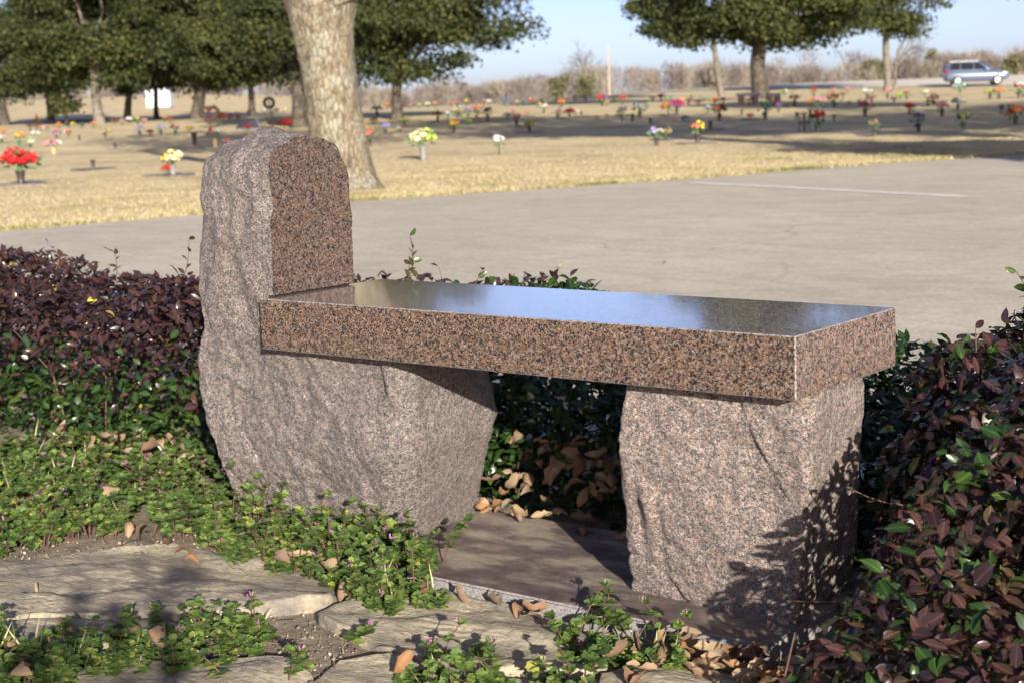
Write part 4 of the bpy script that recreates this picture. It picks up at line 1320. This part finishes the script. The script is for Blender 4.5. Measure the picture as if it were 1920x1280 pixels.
def bouquet_mesh(seed, sx, sz, nb, droop):
    r = np.random.default_rng(seed); g = Geo()
    v = norm(r.normal(size=(nb, 3))); v[:, 2] = np.abs(v[:, 2]) * (1 - droop) + v[:, 2] * droop
    P = v * r.uniform(.30, .44, nb)[:, None] * np.array([sx, sx, sz]) + np.array([0, 0, .38 * sz])
    sc = r.uniform(.13, .20, nb) * (1.1 if nb < 14 else .95)
    Mx = frames(np.cross(v, r.normal(size=(nb, 3))), v + r.normal(size=(nb, 3)) * .25, sc)
    side = P[:, 0] * math.cos(seed) + P[:, 2] * math.sin(seed) + r.normal(size=nb) * .1
    o_ = np.argsort(side); k = int(nb * .62)
    g.scatter(BV, BF, Mx[o_[:k]], P[o_[:k]], mat=0); g.scatter(BV, BF, Mx[o_[k:]], P[o_[k:]], mat=1)
    m = 22; v = norm(r.normal(size=(m, 3))); P = v * r.uniform(.15, .46, m)[:, None] * np.array([sx, sx, sz]) + np.array([0, 0, .32 * sz])
    g.scatter(*LT[0], frames(v + np.array([0, 0, .2]), r.normal(size=(m, 3)), r.uniform(.2, .32, m)), P, mat=2)
    g.tube(np.array([(0, 0, -.12), (0, 0, .3 * sz)]), [.05, .10], 6, mat=2)
    return g.mesh("bouquet", [M['fl_r'], M['fl_w'], M['fl_leaf']])


BOUQ = [bouquet_mesh(1, 1.0, .9, 18, .1), bouquet_mesh(2, .8, 1.2, 16, .2), bouquet_mesh(3, 1.25, .8, 20, .2), bouquet_mesh(4, 1.0, 1.0, 12, .5), bouquet_mesh(5, .9, 1.1, 14, .3), bouquet_mesh(6, 1.05, 1.0, 44, .55)]
g = Geo(); g.lathe([(0, 0), (.36, 0), (.40, .03), (.30, .08), (.34, .5), (.46, .95), (.5, 1), (.42, .99), (.30, .6), (0, .55)], 14); VMESH = g.mesh("vase", [VASE['d'][1]])
g = Geo(); g.lathe([(0, 0), (.16, 0), (.16, 1), (0, 1)], 8); SMESH = g.mesh("stake", [VASE['s'][1]])
M['plaque'] = plain("bronze grave plaque", (.10, .095, .09), .5, .3, 6)
g = Geo(); g.box(-.33, .33, -.2, .2, 0, .018); PMESH = g.mesh("plaque", [M['plaque']], False)

ROWS = """
40,278,348,rr,d,P;175,300,318,-,d,P;101,257,289,pw,n,;37,246,276,oy,e,P;57,257,277,gw,d,;107,243,264,ml,d,;67,243,258,ww,g,;3,252,268,pw,d,;128,243,256,rw,d,;198,239,263,ye,g,P;149,254,264,-,d,;216,269,282,-,d,
282,242,256,RR,d,;262,234,256,ll,d,;302,232,254,ll,d,;111,229,241,oo,d,;89,233,243,pp,d,;77,236,247,pw,d,;7,240,251,oo,d,;57,232,247,Rk,d,;70,232,244,RR,d,;137,230,241,yy,g,;128,229,241,kk,d,;153,229,241,kb,d,;176,229,240,oo,d,
215,222,234,rR,d,;229,223,235,wr,d,;243,219,232,ww,d,;258,220,233,gy,d,;270,221,233,pp,d,;309,218,229,oo,d,;319,221,232,rr,d,;329,231,255,Rp,d,;355,235,251,py,g,;403,237,277,rw,n,P;425,260,279,pc,n,;325,279,330,ye,g,P;316,308,330,rr,s,
415,210,238,RR,d,;431,212,226,vv,d,;446,211,225,pp,d,;468,206,217,oo,d,;465,234,251,rr,n,;494,229,249,ey,g,;535,218,251,rr,n,P;496,203,216,ww,s,;510,205,217,vw,s,;519,203,214,rr,s,;532,201,214,ee,s,;573,199,210,cc,s,
365,249,272,-,g,;510,235,243,rr,s,;693,238,275,cc,d,;723,229,253,ll,d,P;701,219,234,RR,d,;707,196,219,wg,d,;725,189,203,oo,d,;758,218,235,yg,d,;750,236,247,pw,d,;794,238,300,eg,g,;936,255,291,ww,s,;851,224,250,oy,d,;878,221,236,gg,d,
821,207,229,RR,d,;841,207,222,lw,d,;859,198,225,ee,g,;878,203,221,vl,d,;894,207,222,yn,d,;915,203,228,RR,d,;902,196,208,oo,d,;891,198,209,rr,d,;969,212,238,rw,d,;951,210,222,vv,d,;993,224,249,gy,d,;962,203,214,pp,d,;988,208,218,cc,s,
845,185,196,on,d,;857,183,196,mw,d,;875,186,198,yy,d,;816,188,200,cp,d,;801,188,200,ee,d,;769,194,203,pp,d,;787,194,203,gy,d,;894,189,198,pp,d,;907,185,197,pb,d,;917,186,197,ww,d,;946,183,197,bb,d,;960,188,199,bb,d,;970,189,199,yy,d,;980,182,197,lw,d,;995,183,198,rw,d,
1015,185,195,rr,d,;1020,193,213,wr,d,;1053,186,202,oo,d,;1044,184,195,tt,d,;1046,202,223,pw,d,;1068,202,223,rr,d,;1078,204,216,pw,d,;1078,179,192,mm,d,;1098,178,192,ll,d,;1090,209,218,-,d,;1119,217,225,rr,s,;1138,215,224,rr,s,
1129,176,199,rv,d,;1138,188,199,yr,d,;1152,181,192,gt,d,;1167,177,197,rr,d,;1166,202,233,ww,s,;1186,214,228,-,d,;1200,187,221,wb,d,;1220,224,233,-,d,;1231,236,274,lw,d,;1249,238,263,ny,d,;1224,179,191,kk,d,;1239,176,190,Rk,d,;1248,175,187,pp,d,;1259,178,192,tt,d,
1253,189,218,ob,s,;1269,185,216,mm,d,;1280,186,199,yy,d,;1291,183,198,pp,d,;1283,216,230,wb,s,;1308,225,270,yc,d,;1327,199,215,bw,s,;1350,165,180,rr,s,;1340,183,196,ry,d,;1356,182,196,vR,d,;1349,194,228,Ro,d,;1332,228,244,-,d,;1405,183,198,ro,d,;1435,190,225,tg,d,
1460,194,211,vv,d,;1490,175,199,rR,d,P;1391,206,217,-,d,;1407,211,225,rr,s,;1481,193,203,-,d,;1471,166,182,gw,s,;1526,166,182,rr,d,;1522,184,204,oo,d,;1535,178,205,pt,d,;1533,202,248,Rr,d,P;1562,164,178,pp,d,;1551,170,187,np,d,;1564,177,204,oo,d,;1581,172,186,RR,d,;1590,165,178,pp,s,;1592,189,197,rr,s,
1494,211,224,-,d,;1564,216,227,-,d,;1626,165,187,ww,d,;1634,177,192,pp,d,;1622,183,220,pm,d,;1664,164,186,pp,d,;1676,180,193,np,d,;1688,173,187,gg,d,;1700,170,188,rn,d,;1705,192,215,rr,d,;1640,223,255,nk,d,;1750,175,200,mp,d,;1741,185,199,RR,d,;1766,185,219,pp,d,;1722,208,248,vw,d,
1796,182,207,wt,d,;1806,208,244,gk,d,;1734,166,182,ew,s,;1799,153,178,wt,s,;1856,165,187,gy,d,;1873,162,187,oc,d,;1878,197,214,-,d,;1904,194,234,ro,d,P;1894,207,226,oo,d,;1910,156,185,rw,d,;1918,167,184,wg,d,;1212,186,200,kk,d,;1310,186,198,pp,d,;1320,178,191,tg,d,;1297,178,190,kg,d,;1012,193,204,ry,d
"""
r = np.random.default_rng(300)
for q in ROWS.replace("\n", ";").split(";"):
    if not q.strip(): continue
    x, yt, yb, cs, vs, pl = (q.split(",") + [""])[:6]
    x, yt, yb = float(x), float(yt), float(yb)
    b = ground_at(x, yb); D = depth(b); s_ = D / FPX; H = max((yb - yt) * s_, .16)
    if D < 40: where = "on the sunny lawn" if yb > 262 else "in the first shaded row"
    elif x < 345: where = "under the oak row"
    elif x < 600: where = "near the two wreaths"
    elif x < 780: where = "around the lone oak"
    elif x < 1010: where = "before the brown woods"
    elif x < 1300: where = "below the power pole"
    elif x < 1500: where = "around the forked oak"
    elif x < 1720: where = "near the thin oak"
    else: where = "in front of the silver car"
    size = "tall " if H > .62 else "small " if H < .32 else ""
    if cs == '-':
        root = empty("grave_vase", b, r.uniform(0, 6)); tag(root, f"{size}empty {VASE[vs][0]} grave vase {where}", "vase", "grave vases and flowers on the lawn")
        o = obj("vase", VMESH, root, scale=(H * .55, H * .55, H)); 
    else:
        c1, c2 = CLR[cs[0]][0], CLR[cs[1]][0]
        cn = c1 if c1 == c2 else f"{c1} and {c2}"
        root = empty("grave_bouquet", b, r.uniform(0, 6))
        tag(root, f"{size}{cn} silk flowers " + ("on a stake " if vs == 's' else f"in a {VASE[vs][0]} vase ") + where, "flowers", "grave vases and flowers on the lawn")
        hv = H * (.40 if H > .3 else .3)
        if vs == 's':
            o = obj("stake", SMESH, root, scale=(.09, .09, hv))
        else:
            o = obj("vase", VMESH, root, scale=(min(.15, H * .3), min(.15, H * .3), hv))
            o.material_slots[0].link = 'OBJECT'; o.material_slots[0].material = VASE[vs][1]
        hb = H - hv
        wide = hb * r.uniform(1.2, 1.45) if H < .62 else hb * .95
        if D > 45: wide *= 1.2
        bi = int(r.integers(0, len(BOUQ)))
        if yb > 320 and c1 == c2: bi = 5; wide *= 1.2; hb *= 1.1
        o = obj("bouquet", BOUQ[bi], root, (0, 0, hv), scale=(wide * 1.02, wide * 1.02, hb * 1.12))
        for i, c in enumerate(cs):
            o.material_slots[i].link = 'OBJECT'; o.material_slots[i].material = M['fl_' + c]
    if pl == 'P' or (D < 60 and r.random() < .35): obj("plaque", PMESH, root, (0, .0, .004), scale=1.0)

# wreaths
def wreath(px_, pyb, cy, rp, label, heart):
    b = ground_at(px_, pyb); s_ = depth(b) / FPX; R_ = rp * s_; zc = (pyb - cy) * s_
    root = empty("wreath", b, ROT[2]); tag(root, label, "wreath")
    th = np.linspace(0, 2 * np.pi, 34)
    if heart: X_ = R_ * np.sin(th) ** 3 * 1.05; Z_ = R_ * (13 * np.cos(th) - 5 * np.cos(2 * th) - 2 * np.cos(3 * th) - np.cos(4 * th)) / 15
    else: X_ = R_ * .8 * np.cos(th); Z_ = R_ * .8 * np.sin(th)
    g = Geo(); g.tube(np.stack([X_, 0 * X_, Z_ + zc], 1), np.full(34, R_ * .28) * (1 + .2 * np.sin(th * 9)), 7, cap=False)
    g.build("ring", plain("wreath greenery", (.035, .03, .02), .8, .4, 30), root)
    r = np.random.default_rng(int(px_)); g = Geo(); m = 34 if heart else 10
    k = r.integers(0, 33, m); P = np.stack([X_[k], np.full(m, -R_ * .2), Z_[k] + zc], 1) + r.normal(size=(m, 3)) * R_ * .08
    g.scatter(BV, BF, frames(r.normal(size=(m, 3)) * np.array([1, .1, 1]), np.tile([0, -1., 0], (m, 1)), np.full(m, R_ * .16)), P)
    g.build("blooms", M['fl_R' if heart else 'fl_n'], root)
    g = Geo()
    for sx in (-.6, .6): g.tube(np.array([(sx * R_, 0, 0), (0, .02, zc + R_ * .5)]), .012, 5)
    g.tube(np.array([(0, R_ * 1.2, 0), (0, .02, zc + R_ * .5)]), .012, 5)
    g.build("stand", VASE['s'][1], root)


wreath(394, 240, 214, 15, "heart shaped dark red wreath on a wire stand", True)
wreath(506, 224, 194, 11, "round brown wreath on a wire stand near the black trunk", False)

# granite table monuments and the black monument
M['far_pink'] = plain("pink granite far", (.20, .125, .095), .6, .15, 6); M['far_blue'] = plain("polished granite top far", (.14, .14, .17), .3, .1, 6); M['black_granite'] = plain("black granite", (.012, .012, .014), .2)
for x0_, x1_, yt, yb, lab in ((1382, 1424, 175, 198, "pink granite table monument with glossy top beside the forked oak"), (1438, 1462, 175, 198, "second pink granite table monument past the forked oak trunk")):
    b = ground_at((x0_ + x1_) / 2, yb); s_ = depth(b) / FPX; W = (x1_ - x0_) * s_ / 2; H = (yb - yt) * s_
    root = empty("granite_table", b, ROT[2]); tag(root, lab, "monument", "granite table monuments")
    g = Geo(); g.box(-W, W, -.22, .22, H - .12, H); g.build("top", M['far_blue'], root, smooth=False)
    for sg in (-1, 1):
        g = Geo(); g.box(sg * W * .62 - .1, sg * W * .62 + .1, -.18, .18, 0, H - .122); g.build("support", M['far_pink'], root, smooth=False)
b = ground_at(464, 244); s_ = depth(b) / FPX
root = empty("black_monument", b, ROT[2]); tag(root, "low black granite monument with sloping top near the heart wreath", "monument")
g = Geo(); W = 23 * s_; H = 21 * s_
g.add([(-W, -.2, 0), (W, -.2, 0), (W, .2, 0), (-W, .2, 0), (-W * .45, -.16, H * .75), (W * .8, -.16, H), (W * .8, .16, H), (-W * .45, .16, H * .75)], [(0, 1, 5, 4), (1, 2, 6, 5), (2, 3, 7, 6), (3, 0, 4, 7), (4, 5, 6, 7)])
g.build("stone", M['black_granite'], root, smooth=False)
g = Geo(); g.box(-W * 1.1, W * 1.1, -.3, .3, -.02, .05); g.build("plinth", M['far_blue'], root, smooth=False)
# dark lattice plant stand
b = ground_at(1508, 246); s_ = depth(b) / FPX; H = 34 * s_
root = empty("plant_stand", b); tag(root, "dark wire plant stand beside the tall dark red flowers", "stand")
g = Geo()
for k in range(4):
    a = k * math.pi / 2 + .4
    g2 = Geo(); g2.tube(np.array([(.13 * math.cos(a), .13 * math.sin(a), 0), (.09 * math.cos(a), .09 * math.sin(a), H * .5), (.15 * math.cos(a), .15 * math.sin(a), H)]), .012, 5); g2.build("leg", VASE['s'][1], root)
for z in (.45, .95): g.lathe([(.13, H * z - .012), (.145, H * z), (.13, H * z + .012), (.115, H * z)], 12)
g.build("ring", VASE['s'][1], root)
# orange cone on the drive
b = at_depth(66, 96); root = empty("traffic_cone", b); tag(root, "orange traffic cone on the grey drive", "cone")
g = Geo(); g.lathe([(.16, .03), (.03, .55), (0, .56)], 10); g.build("cone_body", plain("cone orange", (.85, .18, .06), .5), root)
g = Geo(); g.box(-.2, .2, -.2, .2, .0, .03); g.build("cone_base", plain("cone base", (.7, .15, .05), .6), root, smooth=False)

# ------------------------------------------------------------------ the car
def car():
    b = at_depth(1829, 122); b[2] += .06
    s_ = depth(b) / FPX
    root = empty("car", b, ROT[2] + math.radians(-8)); tag(root, "silver blue sport utility car driving along the highway", "car")
    root.scale = (.96, 1.0, 1.08)
    paint = NT("silver blue car paint"); paint = paint.out((.11, .145, .22), .35, None, Metallic=.3, Coat_Weight=.4)
    glass = plain("tinted glass", (.012, .014, .018), .08); rub = plain("tyre rubber", (.02, .02, .02), .8); rim_m = plain("alloy rim", (.30, .30, .31), .4, Metallic=.5)
    blk = plain("black trim", (.03, .03, .033), .6); lampm = plain("headlamp", (.75, .77, .78), .1); tail = plain("tail lamp", (.4, .02, .02), .2)
    xs = [-2.42, -2.36, -2.2, -1.6, -.9, 0, .9, 1.25, 1.7, 2.1, 2.32, 2.42]
    zb = [.55, .42, .34, .30, .28, .28, .28, .28, .30, .34, .42, .52]
    zt = [.90, 1.02, 1.08, 1.10, 1.10, 1.09, 1.08, 1.07, 1.02, .95, .86, .74]
    hw = [.78, .88, .93, .95, .96, .96, .96, .95, .94, .91, .84, .74]
    V = []; ns = 14
    for x, a, c, w in zip(xs, zb, zt, hw):
        for k in range(ns):
            th = 2 * math.pi * k / ns; cx_ = math.copysign(abs(math.cos(th)) ** .45, math.cos(th)); sz = math.copysign(abs(math.sin(th)) ** .45, math.sin(th))
            V.append((x, w * cx_, (a + c) / 2 + (c - a) / 2 * sz))
    F = [(i * ns + k, (i + 1) * ns + k, (i + 1) * ns + (k + 1) % ns, i * ns + (k + 1) % ns) for i in range(len(xs) - 1) for k in range(ns)]
    g = Geo(); g.add(V, F); V = np.array(V)
    for e, fl in ((0, 0), (len(xs) - 1, 1)):
        q = V[e * ns:(e + 1) * ns]; g.add(np.concatenate([q, [q.mean(0)]]), [(k, (k + 1) % ns, ns) if fl else ((k + 1) % ns, k, ns) for k in range(ns)])
    g.build("body", paint, root)
    # cabin
    sec = [(-2.30, 1.10), (-2.16, 1.36), (-1.95, 1.57), (-1.55, 1.67), (-.8, 1.71), (0, 1.70), (.35, 1.64), (.75, 1.44), (1.1, 1.20), (1.36, 1.06)]
    V = []; ns = 9
    for x, zt_ in sec:
        for k in range(ns):
            u = k / (ns - 1) * 2 - 1; au = abs(u)
            z = 1.03 + (zt_ - 1.03) * (1 - max(0, (au - .55) / .45) ** 1.6)
            w = .87 - .20 * (z - 1.03) / .64
            V.append((x, math.copysign(min(w, au / .78 * w), u) if au else 0, z + .03 * (1 - au)))
    F = [(i * ns + k, (i + 1) * ns + k, (i + 1) * ns + k + 1, i * ns + k + 1) for i in range(len(sec) - 1) for k in range(ns - 1)]
    Geo().add(V, F).build("cabin", paint, root)
    for sg in (-1, 1):
        for (xa, xb, xc, xd) in ((-2.08, -1.30, -1.30, -1.88), (-1.22, -.28, -.28, -1.22), (-.20, .72, .12, -.20)):
            yl, yh = sg * .872, sg * .70
            g = Geo(); g.add([(xa, yl, 1.12), (xb, yl, 1.12), (xc, yh, 1.57), (xd, yh, 1.57)], [(0, 1, 2, 3)]); g.build("window", glass, root, smooth=False)
        g = Geo(); g.box(-1.9, .1, sg * .6 - .03, sg * .6 + .03, 1.67, 1.72); g.build("roof_rail", rim_m, root, smooth=False)
        g = Geo(); g.box(.62, .80, sg * 1.02 - .08, sg * 1.02 + .08, 1.08, 1.22); g.build("mirror", paint, root, smooth=False)
        g = Geo(); g.add([(1.95, sg * .93, .78), (2.33, sg * .80, .74), (2.30, sg * .80, .86), (1.95, sg * .93, .92)], [(0, 1, 2, 3)]); g.build("headlight", lampm, root, smooth=False)
        g = Geo(); g.add([(-2.40, sg * .80, .9), (-2.15, sg * .945, .9), (-2.15, sg * .94, 1.06), (-2.38, sg * .80, 1.06)], [(0, 1, 2, 3)]); g.build("tail_light", tail, root, smooth=False)
        g = Geo(); g.box(-1.2, 1.1, sg * .955 - .02, sg * .955 + .02, .27, .38); g.build("side_skirt", blk, root, smooth=False)
        for wx_ in (-1.48, 1.52):
            g = Geo()
            prof = [(0.19, -.12), (.34, -.12), (.375, -.07), (.375, .07), (.34, .12), (.19, .12)]
            g.lathe(prof, 18); w = g.build("wheel", rub, root, loc=(wx_, sg * .86, .375), rot=(math.pi / 2, 0, 0))
            g = Geo(); g.lathe([(0, .125), (.06, .128), (.21, .118), (.25, .128), (.25, .10)], 18); g.lathe([(0, -.125), (.06, -.128), (.21, -.118), (.25, -.128), (.25, -.10)], 18); g.build("rim", rim_m, w)
    g = Geo(); g.add([(1.22, -.76, 1.09), (1.22, .76, 1.09), (.42, .60, 1.60), (.42, -.60, 1.60)], [(0, 1, 2, 3)]); g.build("windscreen", glass, root, smooth=False)
    g = Geo(); g.add([(-2.25, -.68, 1.14), (-2.25, .68, 1.14), (-2.03, .56, 1.58), (-2.03, -.56, 1.58)], [(0, 1, 2, 3)]); g.build("rear_window", glass, root, smooth=False)
    g = Geo(); g.box(2.3, 2.44, -.55, .55, .45, .62); g.build("grille", blk, root, smooth=False)


car()
